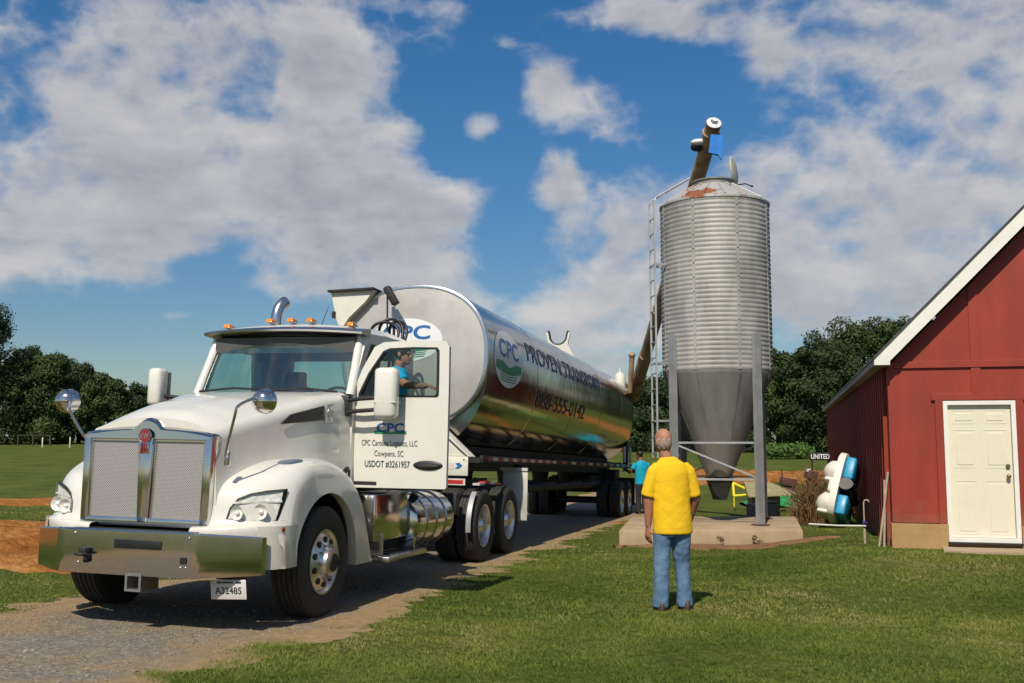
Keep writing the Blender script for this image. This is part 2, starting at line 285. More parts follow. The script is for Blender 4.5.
# ------------------------------------------------------------------ mesh builder
class MB:
    def __init__(s): s.bm = bmesh.new()
    def _new(s, f): return f
    def box(s, c, size, rot=None, bev=0.0, mi=0):
        r = bmesh.ops.create_cube(s.bm, size=1.0); vs = r['verts']
        mx = Matrix.Translation(Vector(c)) @ (rot.to_4x4() if rot is not None else Matrix.Identity(4)) @ Matrix.Diagonal((*size, 1))
        bmesh.ops.transform(s.bm, matrix=mx, verts=vs)
        fs = set(f for v in vs for f in v.link_faces)
        for f in fs: f.material_index = mi
        if bev:
            es = list(set(e for v in vs for e in v.link_edges))
            rr = bmesh.ops.bevel(s.bm, geom=es, offset=bev, segments=2, affect='EDGES', profile=0.5)
            for f in rr['faces']: f.material_index = mi
        return s
    def cyl(s, p0, p1, r0, r1=None, n=16, mi=0, cap=True):
        r1 = r0 if r1 is None else r1
        p0, p1 = Vector(p0), Vector(p1); d = (p1 - p0).normalized()
        u = d.orthogonal().normalized(); w = d.cross(u)
        a = [s.bm.verts.new(p0 + (u * math.cos(t) + w * math.sin(t)) * r0) for t in [2 * PI * i / n for i in range(n)]]
        b = [s.bm.verts.new(p1 + (u * math.cos(t) + w * math.sin(t)) * r1) for t in [2 * PI * i / n for i in range(n)]]
        for i in range(n):
            f = s.bm.faces.new((a[i], a[(i + 1) % n], b[(i + 1) % n], b[i])); f.material_index = mi
        if cap:
            for l in (a[::-1], b):
                f = s.bm.faces.new(l); f.material_index = mi
        return s
    def tube(s, pts, r, n=10, mi=0, closed=False, cap=True):
        pts = [Vector(p) for p in pts]; rs = r if isinstance(r, (list, tuple)) else [r] * len(pts)
        rings = []; u = None; k = len(pts)
        for i, p in enumerate(pts):
            if closed: d = pts[(i + 1) % k] - pts[i - 1]
            else: d = pts[min(i + 1, k - 1)] - pts[max(i - 1, 0)]
            d.normalize()
            if u is None: u = d.orthogonal().normalized()
            u = (u - d * u.dot(d)).normalized(); w = d.cross(u)
            rings.append([s.bm.verts.new(p + (u * math.cos(2 * PI * j / n) + w * math.sin(2 * PI * j / n)) * rs[i]) for j in range(n)])
        for i in range(k if closed else k - 1):
            a, b = rings[i], rings[(i + 1) % k]
            for j in range(n):
                f = s.bm.faces.new((a[j], a[(j + 1) % n], b[(j + 1) % n], b[j])); f.material_index = mi
        if not closed and cap:
            for l in (rings[0][::-1], rings[-1]):
                f = s.bm.faces.new(l); f.material_index = mi
        return s
    def lathe(s, prof, origin=(0, 0, 0), axis=(0, 0, 1), n=32, mi=0):
        """prof: (radius, height) along axis"""
        o = Vector(origin); d = Vector(axis).normalized(); u = d.orthogonal().normalized(); w = d.cross(u)
        rings = []
        for (r, h) in prof:
            if r < 1e-6: rings.append([s.bm.verts.new(o + d * h)])
            else: rings.append([s.bm.verts.new(o + d * h + (u * math.cos(2 * PI * j / n) + w * math.sin(2 * PI * j / n)) * r) for j in range(n)])
        for a, b in zip(rings[:-1], rings[1:]):
            for j in range(n):
                k = (j + 1) % n
                if len(a) == 1 and len(b) == 1: continue
                q = (a[0], b[k], b[j]) if len(a) == 1 else ((a[j], a[k], b[0]) if len(b) == 1 else (a[j], a[k], b[k], b[j]))
                f = s.bm.faces.new(q); f.material_index = mi
        return s
    def grid(s, rows, mi=0, closed=False):
        vs = [[s.bm.verts.new(Vector(p)) for p in r] for r in rows]
        for a, b in zip(vs[:-1], vs[1:]):
            m = len(a)
            for j in range(m if closed else m - 1):
                k = (j + 1) % m
                f = s.bm.faces.new((a[j], a[k], b[k], b[j])); f.material_index = mi
        return vs
    def prism(s, pts, vec, mi=0, bev=0.0):
        pts = [Vector(p) for p in pts]; vec = Vector(vec)
        a = [s.bm.verts.new(p) for p in pts]; b = [s.bm.verts.new(p + vec) for p in pts]; n = len(a)
        fs = [s.bm.faces.new(a[::-1]), s.bm.faces.new(b)]
        for i in range(n): fs.append(s.bm.faces.new((a[i], a[(i + 1) % n], b[(i + 1) % n], b[i])))
        for f in fs: f.material_index = mi
        if bev:
            es = list(set(e for f in fs for e in f.edges))
            rr = bmesh.ops.bevel(s.bm, geom=es, offset=bev, segments=2, affect='EDGES', profile=0.5)
            for f in rr['faces']: f.material_index = mi
        return s
    def ring(s, outer, inner, vec, mi=0):
        """extruded frame between two loops of equal length"""
        vec = Vector(vec); n = len(outer)
        o0 = [s.bm.verts.new(Vector(p)) for p in outer]; i0 = [s.bm.verts.new(Vector(p)) for p in inner]
        o1 = [s.bm.verts.new(Vector(p) + vec) for p in outer]; i1 = [s.bm.verts.new(Vector(p) + vec) for p in inner]
        for k in range(n):
            j = (k + 1) % n
            for q in ((o0[k], i0[k], i0[j], o0[j]), (o1[k], o1[j], i1[j], i1[k]), (o0[k], o0[j], o1[j], o1[k]), (i0[k], i1[k], i1[j], i0[j])):
                f = s.bm.faces.new(q); f.material_index = mi
        return s
    def ball(s, c, r, mi=0, seg=20, rot=None):
        rr = bmesh.ops.create_uvsphere(s.bm, u_segments=seg, v_segments=max(6, seg // 2), radius=1.0)
        if not isinstance(r, (tuple, list)): r = (r, r, r)
        mx = Matrix.Translation(Vector(c)) @ (rot.to_4x4() if rot is not None else Matrix.Identity(4)) @ Matrix.Diagonal((*r, 1))
        bmesh.ops.transform(s.bm, matrix=mx, verts=rr['verts'])
        for f in set(f for v in rr['verts'] for f in v.link_faces): f.material_index = mi
        return s
    def build(s, name, mats, parent=None, ang=35, flip=True):
        if flip: bmesh.ops.recalc_face_normals(s.bm, faces=s.bm.faces)
        me = bpy.data.meshes.new(name); s.bm.to_mesh(me); s.bm.free()
        return link(name, me, mats, parent, ang)
def link(name, me, mats, parent=None, ang=35):
    o = bpy.data.objects.new(name, me); COL.objects.link(o)
    for m in (mats if isinstance(mats, (list, tuple)) else [mats]): me.materials.append(M[m] if isinstance(m, str) else m)
    if ang:
        me.polygons.foreach_set('use_smooth', [True] * len(me.polygons))
        try: me.set_sharp_from_angle(angle=R(ang))
        except Exception: pass
    if parent is not None: o.parent = parent
    return o
def empty(name, loc=(0, 0, 0), rz=0.0, matrix=None):
    o = bpy.data.objects.new(name, None); COL.objects.link(o); o.empty_display_size = 0.2
    if matrix is not None: o.matrix_basis = matrix
    else: o.location = loc; o.rotation_euler = (0, 0, rz)
    return o
def tag(o, label=None, cat=None, group=None, kind=None):
    if label: o['label'] = label
    if cat: o['category'] = cat
    if group: o['group'] = group
    if kind: o['kind'] = kind
    return o
def catmull(pts, n):
    pts = [np.array(p, float) for p in pts]; out = []
    P_ = [2 * pts[0] - pts[1]] + pts + [2 * pts[-1] - pts[-2]]
    for i in range(1, len(P_) - 2):
        p0, p1, p2, p3 = P_[i - 1:i + 3]
        for t in np.linspace(0, 1, n, endpoint=False):
            out.append(0.5 * ((2 * p1) + (-p0 + p2) * t + (2 * p0 - 5 * p1 + 4 * p2 - p3) * t * t + (-p0 + 3 * p1 - 3 * p2 + p3) * t ** 3))
    out.append(pts[-1]); return out
def frame_matrix(o, yaw, pitch, roll):
    ex = Vector((math.cos(yaw), -math.sin(yaw), 0)); ey0 = Vector((math.sin(yaw), math.cos(yaw), 0)); ez0 = Vector((0, 0, 1))
    p = R(pitch); ey = ey0 * math.cos(p) - ez0 * math.sin(p); ez = ez0 * math.cos(p) + ey0 * math.sin(p)
    r = R(roll); ex2 = ex * math.cos(r) - ez * math.sin(r); ez2 = ez * math.cos(r) + ex * math.sin(r)
    m = Matrix((ex2, ey, ez2)).transposed().to_4x4(); m.translation = Vector(o); return m
def text_bm(body, size, fn, extrude=0.0, wide=1.0, cuts=(), bold=0.0):
    """lettering as mesh; fn maps centred (u, v) to a 3D point"""
    cu = bpy.data.curves.new('lettering', 'FONT'); cu.body = body; cu.size = size; cu.align_x = 'CENTER'; cu.align_y = 'CENTER'; cu.offset = bold; cu.resolution_u = 4
    o = bpy.data.objects.new('lettering', cu); COL.objects.link(o)
    dg = bpy.context.evaluated_depsgraph_get(); me = bpy.data.meshes.new_from_object(o.evaluated_get(dg))
    bpy.data.objects.remove(o); bpy.data.curves.remove(cu)
    bm = bmesh.new(); bm.from_mesh(me); bpy.data.meshes.remove(me)
    xs = [v.co.x for v in bm.verts]; w = max(xs) - min(xs); cx = (max(xs) + min(xs)) / 2
    ys = [v.co.y for v in bm.verts]; cy = (max(ys) + min(ys)) / 2
    for k in cuts:
        g = bm.verts[:] + bm.edges[:] + bm.faces[:]
        bmesh.ops.bisect_plane(bm, geom=g, plane_co=(0, cy + k, 0), plane_no=(0, 1, 0))
    for v in bm.verts: v.co = Vector(fn((v.co.x - cx) * (wide / w), v.co.y - cy))
    return bm
def build_bm(bm, name, mats, parent=None, ang=None):
    me = bpy.data.meshes.new(name); bm.to_mesh(me); bm.free(); return link(name, me, mats, parent, ang)
def remesh(name, mb, mats, parent, voxel=0.012, smooth=4, wrinkle=0.0, wscale=8.0):
    """fuse the pieces of a builder into one continuous surface"""
    bmesh.ops.recalc_face_normals(mb.bm, faces=mb.bm.faces)
    me = bpy.data.meshes.new('body'); mb.bm.to_mesh(me); mb.bm.free()
    o = bpy.data.objects.new('body', me); COL.objects.link(o)
    r = o.modifiers.new('r', 'REMESH'); r.mode = 'VOXEL'; r.voxel_size = voxel
    if smooth:
        sm = o.modifiers.new('s', 'SMOOTH'); sm.iterations = smooth; sm.factor = 0.5
    dg = bpy.context.evaluated_depsgraph_get(); dg.update(); me2 = bpy.data.meshes.new_from_object(o.evaluated_get(dg))
    bpy.data.objects.remove(o); bpy.data.meshes.remove(me)
    if wrinkle:
        for v in me2.vertices:
            n = mnoise.noise(Vector((v.co.x * wscale, v.co.y * wscale, v.co.z * wscale * 0.6))) + 0.5 * mnoise.noise(v.co * wscale * 2.3)
            v.co += v.normal * n * wrinkle
    return link(name, me2, mats, parent, 180)
def loft(mb, secs, n=24, mi=0):
    """secs: (cx, cy, cz, rx, ry) horizontal ellipses"""
    rows = [[(cx + rx * math.cos(2 * PI * j / n), cy + ry * math.sin(2 * PI * j / n), cz) for j in range(n)] for cx, cy, cz, rx, ry in secs]
    vs = mb.grid(rows, mi, True); mb.bm.faces.new(vs[0][::-1]); mb.bm.faces.new(vs[-1])

# ------------------------------------------------------------------ ground, drive, dirt
def axis_samples(lo, hi, fine_lo, fine_hi, step, grow=1.18):
    v = list(np.arange(fine_lo, fine_hi + 1e-6, step)); d = step
    while v[-1] < hi: d *= grow; v.append(v[-1] + d)
    d = step
    while v[0] > lo: d *= grow; v.insert(0, v[0] - d)
    return np.array(v)
def sheet(name, xs, ys, lift, m):
    X, Y = np.meshgrid(xs, ys); Z = gz(X, Y) + lift
    V = np.stack([X, Y, Z], -1).reshape(-1, 3); nx, ny = len(xs), len(ys)
    i = np.arange(nx * ny).reshape(ny, nx)
    Fc = np.stack([i[:-1, :-1], i[:-1, 1:], i[1:, 1:], i[1:, :-1]], -1).reshape(-1, 4)
    me = bpy.data.meshes.new(name); me.from_pydata(V.tolist(), [], Fc.tolist()); return link(name, me, m, None, 180)
tag(sheet('ground', axis_samples(-900, 900, -14, 14, 0.35), axis_samples(-400, 1200, 4, 34, 0.35), 0.0, 'lawn'), 'mown green lawn and field with worn patches', 'ground', kind='structure')
def loc2w(l, s): return OX + l * CX_ + s * SX, OY - l * SX + s * CX_
def ragged(name, m, left, right, s0, s1, step, amp, lift, label, cat, world=None, seed=0, cols=10, rough=0.0):
    """a strip that follows the ground with ragged sides; left/right give the lateral limits"""
    rows = []
    for s in np.arange(s0, s1 + 1e-6, step):
        def jit(k): return amp * (mnoise.noise(Vector((s * 1.1, k + seed, 0.3))) + 0.6 * mnoise.noise(Vector((s * 3.7, k + seed, 5.3))) + 0.35 * mnoise.noise(Vector((s * 9.1, k + seed, 9.3))))
        a, b = left(s) + jit(0), right(s) + jit(7)
        row = []
        for t in np.linspace(0, 1, cols):
            l = a + (b - a) * t
            x, y = (world or loc2w)(l, s)
            row.append((x, y, g1(x, y) + (lift if .02 < t < .98 else .001)))
        rows.append(row)
    if rough:
        rows = [[(x, y, z + rough * math.sin(PI * i / (cols - 1)) ** .5 * (.5 + mnoise.noise(Vector((x * .8, y * .8, 2.2))) + .6 * mnoise.noise(Vector((x * 2.6, y * 2.6, 6.2))))) for i, (x, y, z) in enumerate(r)] for r in rows]
    mb = MB(); mb.grid(rows); o = mb.build(name, m, None, 180, flip=False)
    ea = o.data.attributes.new('edge', 'FLOAT', 'POINT'); ea.data.foreach_set('value', [abs(2 * i / (cols - 1) - 1) for r in rows for i in range(cols)])
    for p in o.data.polygons[:1]:
        if p.normal.z < 0: o.data.flip_normals()
    return tag(o, label, cat, kind='structure')
def lerp(x, *kv):
    return float(np.interp(x, [k for k, _ in kv], [v for _, v in kv]))
ragged('driveway', 'gravel', lambda s: lerp(s, (-8, -4.5), (-4, -2.6), (-1.5, -1.75), (1, -1.6), (30, -1.7)), lambda s: lerp(s, (-8, 1.0), (-3, 1.4), (-1, 1.75), (4, 1.75), (7, 1.6), (30, 1.6)), -9, 30, 0.06, 0.42, 0.012, 'stony gravel drive worn into the lawn under the truck', 'driveway')
def wpatch(name, x0, x1, yc, hw, label, amp=0.3, seed=0, m='dirt', step=0.2, rough=0.0):
    ragged(name, m, lambda s: yc(s) - hw(s), lambda s: yc(s) + hw(s), x0, x1, step, amp, 0.012, label, 'dirt', world=lambda l, s: (s, l), seed=seed, cols=18, rough=rough)
wpatch('dirt_strip', -22, -3.4, lambda x: 15.4 + 0.06 * (x + 10), lambda x: 3.4 + 0.1 * math.sin(x), 'broad strip of bare orange dirt beside the truck nose', 0.7, 1, rough=.22)
wpatch('dirt_strip', -40, -5.0, lambda x: 29.2 + 0.04 * (x + 10), lambda x: 2.3, 'narrow far strip of orange dirt along the field edge', 0.9, 5, rough=.12)
wpatch('dirt_strip', 1.7, 5.5, lambda x: 17.0 + 0.0 * x, lambda x: 0.42 * max(0.02, 1 - ((x - 3.55) / 1.9) ** 2) ** 0.8, 'brown soil worn bare along the front of the concrete pad', 0.40, 9, step=0.04, m='soil', rough=.03)
wpatch('dirt_strip', 6, 24, lambda x: 47.5, lambda x: 5.2, 'wide orange earth strip beyond the silo', 1.6, 13, rough=.25)
wpatch('dirt_strip', 2.2, 5.6, lambda x: 23.8, lambda x: 0.5 * max(0.1, 1 - ((x - 3.9) / 1.8) ** 2) ** 0.5, 'small bare dirt patch behind the silo legs', 0.12, 17, step=0.1)
wpatch('dirt_strip', 6.0, 8.6, lambda x: 24.0, lambda x: 0.9, 'brown soil under the dead brush by the barn', 0.3, 19, step=0.1, m='soil')

def blades():
    VV, RR = [], []
    def vnoise(x, y, *oct_):
        return np.array([sum(w * mnoise.noise(Vector((a * f, b * f, o))) for f, w, o in oct_) for a, b in zip(x, y)])
    def add(n, ymin, ymax, per, h0, h1, w, rad):
        u = rng.random(n); y = np.sqrt(ymin ** 2 + u * (ymax ** 2 - ymin ** 2)); x = (rng.random(n) * 1.1 - 0.55) * y * 1.03
        l = (x - OX) * CX_ - (y - OY) * SX; s = (x - OX) * SX + (y - OY) * CX_
        lim_r = np.interp(s, [-8, -3, -1, 6, 30], [1.0, 1.4, 1.75, 1.6, 1.6]); lim_l = np.interp(s, [-8, -4, -1.5, 1, 30], [-4.5, -2.6, -1.75, -1.6, -1.7])
        en = vnoise(x, y, (1.1, 1.0, 9.1), (3.6, .8, 2.1), (9.0, .4, 5.1))
        cl = vnoise(x, y, (0.7, 1.0, 3.1), (2.9, .7, 7.1))
        keep = (l > lim_r - 0.22 + 0.62 * en) | (l < lim_l + 0.05 + 0.35 * en)
        keep &= ~((x > 1.75) & (x < 5.85) & (y > 17.25 + .25 * en) & (y < 20.7))
        keep &= ~((x > 1.7) & (x < 5.5) & (np.abs(y - 17.0) < .16 + .5 * en))
        bl = (x - 5.72) * CX_ - (y - 15.2) * SX; bs = (x - 5.72) * SX + (y - 15.2) * CX_
        keep &= ~((bl > -.02) & (bs > -0.03)) & ~((bl > 0.62) & (bs > -0.6 + .1 * en))
        keep &= ~((x < -3.5) & (np.abs(y - 15.4 - 0.06 * (x + 10)) < 3.3 + .6 * en))
        keep &= (cl > -0.55) | (rng.random(n) < 0.35)
        x, y, cl = x[keep], y[keep], cl[keep]; k = len(x)
        th = (h0 + (h1 - h0) * rng.random(k) ** 2.0) * (0.8 + 0.5 * np.clip(cl, -0.6, 0.8)); tr = rng.random(k)
        base = 0.38 + 0.6 * vnoise(x, y, (.45, 1, 1.7)) + 0.4 * vnoise(x, y, (1.7, 1, 4.7)) + 0.28 * (rng.random(k) - .5)
        X = np.repeat(x, per); Y = np.repeat(y, per); H = np.repeat(th, per) * (0.55 + 0.6 * rng.random(k * per)); m_ = k * per
        a = rng.random(m_) * 2 * PI; r_ = rad * np.sqrt(rng.random(m_)); bx, by = X + r_ * np.cos(a), Y + r_ * np.sin(a); z = gz(bx, by) - .003
        lean = (0.25 + 1.1 * r_ / rad) * (0.6 + .7 * rng.random(m_)); b = a + rng.normal(size=m_) * .6
        c_ = rng.random(m_) * 2 * PI; ww = w * (.7 + .6 * rng.random(m_)) / 2; dx, dy = np.cos(c_) * ww, np.sin(c_) * ww
        V = np.empty((m_, 3, 3)); V[:, 0] = np.stack([bx - dx, by - dy, z], 1); V[:, 1] = np.stack([bx + dx, by + dy, z], 1)
        V[:, 2] = np.stack([bx + np.cos(b) * lean * H, by + np.sin(b) * lean * H, z + H], 1)
        VV.append(V); RR.append(np.clip(np.repeat(base, per) + .30 * (rng.random(m_) - .5) + (rng.random(m_) < .05) * .4, 0, 1))
    add(40000, 5.9, 9.5, 9, 0.012, 0.052, 0.0048, .034)
    add(42000, 9.5, 15.5, 7, 0.012, 0.05, 0.008, .045)
    add(24000, 15.5, 27, 5, 0.013, 0.055, 0.014, .07)
    V = np.concatenate(VV); r = np.concatenate(RR); n = len(V)
    me = bpy.data.meshes.new('grass'); me.vertices.add(3 * n); me.vertices.foreach_set('co', V.reshape(-1).astype(np.float32))
    me.loops.add(3 * n); me.loops.foreach_set('vertex_index', np.arange(3 * n, dtype=np.int32))
    me.polygons.add(n); me.polygons.foreach_set('loop_start', np.arange(0, 3 * n, 3, dtype=np.int32)); me.polygons.foreach_set('loop_total', np.full(n, 3, dtype=np.int32))
    me.update(calc_edges=True)
    at_ = me.attributes.new('rnd', 'FLOAT', 'POINT'); at_.data.foreach_set('value', np.repeat(r, 3).astype(np.float32))
    tag(link('grass', me, 'blade', None, 0), 'short mown grass blades across the lawn', 'grass', kind='stuff')
blades()
def stones():
    mb = MB(); k = 0
    while k < 2600:
        s = random.uniform(-4.2, 3.0); l = random.uniform(-4, 1.5)
        if l < lerp(s, (-8, -4.5), (-4, -2.6), (-1.5, -1.75), (1, -1.6)) or l > lerp(s, (-8, .7), (-3, 1.05), (-1, 1.4), (6, 1.5)): continue
        x, y = loc2w(l, s)
        if y < 5.8: continue
        r = random.uniform(0.004, 0.012) * (1.6 if random.random() < 0.05 else 1)
        vs = bmesh.ops.create_icosphere(mb.bm, subdivisions=1, radius=r)['verts']
        sc = Vector((random.uniform(.7, 1.4), random.uniform(.7, 1.3), random.uniform(.5, .9)))
        for v in vs:
            v.co = Vector((v.co.x * sc.x, v.co.y * sc.y, v.co.z * sc.z)) * random.uniform(.8, 1.15) + Vector((x, y, g1(x, y) + 0.012 + r * 0.3))
        k += 1
    tag(mb.build('gravel', 'stone', None, 0), 'loose grey stones strewn over the drive', 'gravel', kind='stuff')
stones()

# ------------------------------------------------------------------ tractor unit
TM = frame_matrix((OX, OY, 0.02), YAW, 0.85, 1.0)
truck = tag(empty('semi_truck', matrix=TM), 'white conventional semi truck with chrome grille and open driver door', 'truck')

def wheel_parts(parent, x, y, z, side, steer, r=0.515, w=0.27, dual=False, dia=None):
    """wheel with tyre and rim; side=+1 faces local +x"""
    wh = empty('wheel'); wh.parent = parent; wh.location = (x, y, z)
    if side < 0: wh.rotation_euler = (0, 0, PI)
    t = MB(); ws = [0.0] if not dual else [0.0, -0.33]
    for o in ws:
        pr = [(0.30, -w * .96), (0.34, -w), (0.45, -w * 1.02), (r - .03, -w * .99), (r - .008, -w * .93)]
        k = 5
        for i in range(k):
            a = -w * .93 + (w * .86) * i / k; b_ = -w * .93 + (w * .86) * (i + 1) / k
            pr += [(r, a + .004), (r, b_ - .012), (r - .014, b_ - .009), (r - .014, b_ - .003)]
        pr += [(r - .008, -w * .07), (r - .03, -w * .01), (0.45, .012), (0.36, .004), (0.325, -.012), (0.30, -.02)]
        t.lathe([(q, h + o) for q, h in pr], axis=(1, 0, 0), n=56)
    t.build('tyre', 'rubber', wh)
    m = MB()
    if steer:
        m.lathe([(.30, -.02), (.302, -.004), (.285, -.006), (.265, -.03), (.245, -.02), (.15, .012), (.135, .03), (.125, .07), (.09, .085), (.0, .09)], axis=(1, 0, 0), n=40)
        for i in range(10):
            a = 2 * PI * (i + .5) / 10; c = Vector((-.002, math.cos(a) * .205, math.sin(a) * .205))
            m.cyl(c + Vector((-.02, 0, 0)), c + Vector((.006, 0, 0)), .03, n=14, mi=1)
            a = 2 * PI * i / 10; c = Vector((0, math.cos(a) * .158, math.sin(a) * .158))
            m.cyl(c, c + Vector((.04, 0, 0)), .013, .009, n=6)
        m.cyl((.07, 0, 0), (.1, 0, 0), .095, .08, n=20, mi=2)
    else:
        m.lathe([(.30, -.02), (.302, -.002), (.285, -.004), (.272, -.03), (.262, -.13), (.235, -.15), (.16, -.16), (.15, -.12), (.11, -.06), (.095, .0), (.06, .02), (0, .02)], axis=(1, 0, 0), n=40)
        for i in range(10):
            a = 2 * PI * i / 10; c = Vector((-.15, math.cos(a) * .205, math.sin(a) * .205))
            m.cyl(c + Vector((-.01, 0, 0)), c + Vector((.004, 0, 0)), .028, n=12, mi=1)
            c = Vector((-.16, math.cos(a + .3) * .175, math.sin(a + .3) * .175)); m.cyl(c, c + Vector((.04, 0, 0)), .014, n=6)
    m.lathe([(.30, -.05), (.30, -w + .04), (0, -w + .05)], axis=(1, 0, 0), n=24, mi=1)
    m.build('rim', ['rim', 'black', 'dark_metal'], wh)
    return wh
wheel_parts(truck, 1.22, 0, .515, 1, True, w=.30); wheel_parts(truck, -1.22, 0, .515, -1, True, w=.30)
for yy in (5.1, 6.42):
    wheel_parts(truck, 1.22, yy, .515, 1, False, dual=True); wheel_parts(truck, -1.22, yy, .515, -1, False, dual=True)

# chassis
m = MB()
for sx in (-.42, .42): m.box((sx, 3.4, .98), (.08, 8.6, .26), bev=.008)
for yy in (0, 5.1, 6.42): m.cyl((-1.0, yy, .515), (1.0, yy, .515), .075, n=12); m.ball((0, yy, .53), (.22, .2, .2))
for yy in (1.3, 2.6, 4.2, 5.76, 7.2): m.box((0, yy, .98), (.84, .1, .2))
m.box((0, -.2, .95), (.7, 1.5, .5)); m.box((0, .9, .75), (.6, 1.0, .4))
m.box((.0, 6.0, 1.16), (.9, 1.0, .08), bev=.02); m.box((0, 5.76, .75), (.9, .5, .2), bev=.03)
for sx in (-.5, .5): m.box((sx, .1, .62), (.09, 1.5, .07))
m.build('chassis', 'dark_metal', truck)

# hood
hc = lambda y: float(np.interp(y, [-1.03, -.9, -.6, -.2, .3, .7, 1.06], [1.815, 1.89, 1.98, 2.055, 2.115, 2.15, 2.17]))
he = lambda y: float(np.interp(y, [-1.12, -.6, 0, .5, 1.06], [1.655, 1.79, 1.93, 2.05, 2.125]))
hw = lambda y: float(np.interp(y, [-1.12, -.6, 0, .5, 1.06], [.62, .70, .79, .86, .925]))
rows = []
for y in np.linspace(-1.03, 1.06, 34):
    half = []
    H, E, W_ = hc(y), he(y), hw(y)
    for t in np.linspace(0, 1, 9): half.append((W_ * .86 * t, H - (H - E - .045) * t ** 2.3))
    x0, z0 = half[-1]
    for a in (.3, .6, .85, 1.0): half.append((x0 + (W_ - x0) * math.sin(a * PI / 2), z0 - (z0 - E + .08) * (1 - math.cos(a * PI / 2))))
    zlow = float(np.interp(y, [-1.12, -.7, 1.06], [.9, 1.0, 1.18]))
    for t in (.12, .3, .5, .75, 1.0): half.append((W_ + .05 * t, (E - .08) + (zlow - E + .08) * t))
    row = [(-x, y, z) for x, z in half[::-1]] + [(x, y, z) for x, z in half[1:]]
    rows.append(row)
mb = MB(); vs = mb.grid(rows); mb.bm.faces.new(vs[0]); mb.bm.faces.new(vs[-1][::-1])
mb.build('hood', 'white_paint', truck, 40)

def fender(side):
    ctl = catmull([(-1.15, .80), (-1.155, .865), (-1.14, .905), (-1.085, .925), (-1.05, 1.0), (-1.025, 1.12), (-.98, 1.22), (-.86, 1.315), (-.6, 1.41), (-.3, 1.47), (0, 1.475), (.3, 1.43), (.55, 1.335), (.76, 1.16), (.92, .9), (1.02, .6), (1.05, .44)], 4)
    rows = []
    for (yv, ft) in ctl:
        k = float(np.interp(yv, [-1.0, -.3], [1, 0]))
        def pos(x, z):
            return (side * x, yv + .34 * max(0, (x - .62) / .62) ** 2 * k, z)
        row = []
        for t in np.linspace(0, 1, 7): row.append(pos(.5 + .56 * t, ft - .03 * (1 - t)))
        for a in (.2, .4, .6, .8, 1.0): row.append(pos(1.06 + .17 * math.sin(a * PI / 2), ft - .15 * min(1, (ft - .4) / .5) * (1 - math.cos(a * PI / 2))))
        yo = yv + .34 * k
        zt = ft - .15 * min(1, (ft - .4) / .5)
        ra = .655
        if abs(yo) < ra - .02: zb = .50 + math.sqrt(ra * ra - yo * yo)
        else: zb = .54 if yo < 0 else .42
        zb = min(zb, zt - .02)
        for t in (.33, .66, 1.0): row.append(pos(1.23 + .015 * t, zt + (zb - zt) * t))
        row.append(pos(1.235, zb - .003)); row.append(pos(1.16, zb + .004))
        rows.append(row)
    mb = MB(); mb.grid(rows)
    cn = [(1.06, -1.0), (1.13, -.945), (1.185, -.88), (1.222, -.80), (1.238, -.72), (1.24, -.60)]
    mb.grid([[(side * x, y, z) for x, y in cn] for z in (.535, .72, .90)])
    return mb.build('fender', 'white_paint', truck, 50)
fender(1); fender(-1)
# inner arch liners
m = MB()
for sd in (-1, 1):
    rows = [[(sd * .45, math.cos(a) * .66, .5 + math.sin(a) * .66), (sd * 1.14, math.cos(a) * .66, .5 + math.sin(a) * .66)] for a in np.linspace(.05 * PI, .95 * PI, 16)]
    m.grid(rows)
m.build('arch_liner', 'black', truck)

def hl_y(x): return -1.05 + .34 * max(0, (x - .62) / .62) ** 2
def headlight(side):
    h = MB()
    out = [(.775, .95), (.80, 1.05), (.855, 1.13), (.95, 1.175), (1.06, 1.20), (1.185, 1.215), (1.175, 1.10), (1.15, .935), (1.0, .935), (.88, .94)]
    cx, cz = .98, 1.06
    def p(x, z, o):
        lean = .10 * (z - .94)
        return (side * x, hl_y(x) + lean - o, z)
    n = len(out)
    h.ring([p(x, z, .010) for x, z in out], [p(cx + (x - cx) * .93, cz + (z - cz) * .9, .02) for x, z in out], (0, .03, 0), mi=0)
    o = h.build('headlight', ['black'], truck)
    b = MB(); 
    b.bm.faces.new([b.bm.verts.new(p(cx + (x - cx) * .94, cz + (z - cz) * .92, .004)) for x, z in out])
    for (bx, bz, br) in ((.87, 1.01, .062), (1.04, 1.02, .066)):
        yb = hl_y(bx) - .004
        b.lathe([(br, -.028), (br * .95, -.02), (br * .55, .0), (br * .3, .004), (0, .004)], origin=(side * bx, yb, bz), axis=(0, 1, 0), n=20)
        b.ball((side * bx, yb - .012, bz), br * .3)
    b.prism([p(.83, 1.085, .012), p(1.17, 1.10, .012), p(1.17, 1.118, .012), p(.84, 1.103, .012)], (0, -.012, 0))
    b.build('reflector', 'reflector', o)
    g = MB(); g.bm.faces.new([g.bm.verts.new(p(cx + (x - cx) * .96, cz + (z - cz) * .95, .034)) for x, z in out]); g.build('lens', 'lens', o)
headlight(1); headlight(-1)
m = MB(); m.box((1.205, -.78, .872), (.03, .12, .035), bev=.006); m.build('side_marker', 'red_lens', truck)
m = MB(); m.box((-1.205, -.78, .872), (.03, .12, .035), bev=.006); m.build('side_marker', 'red_lens', truck)

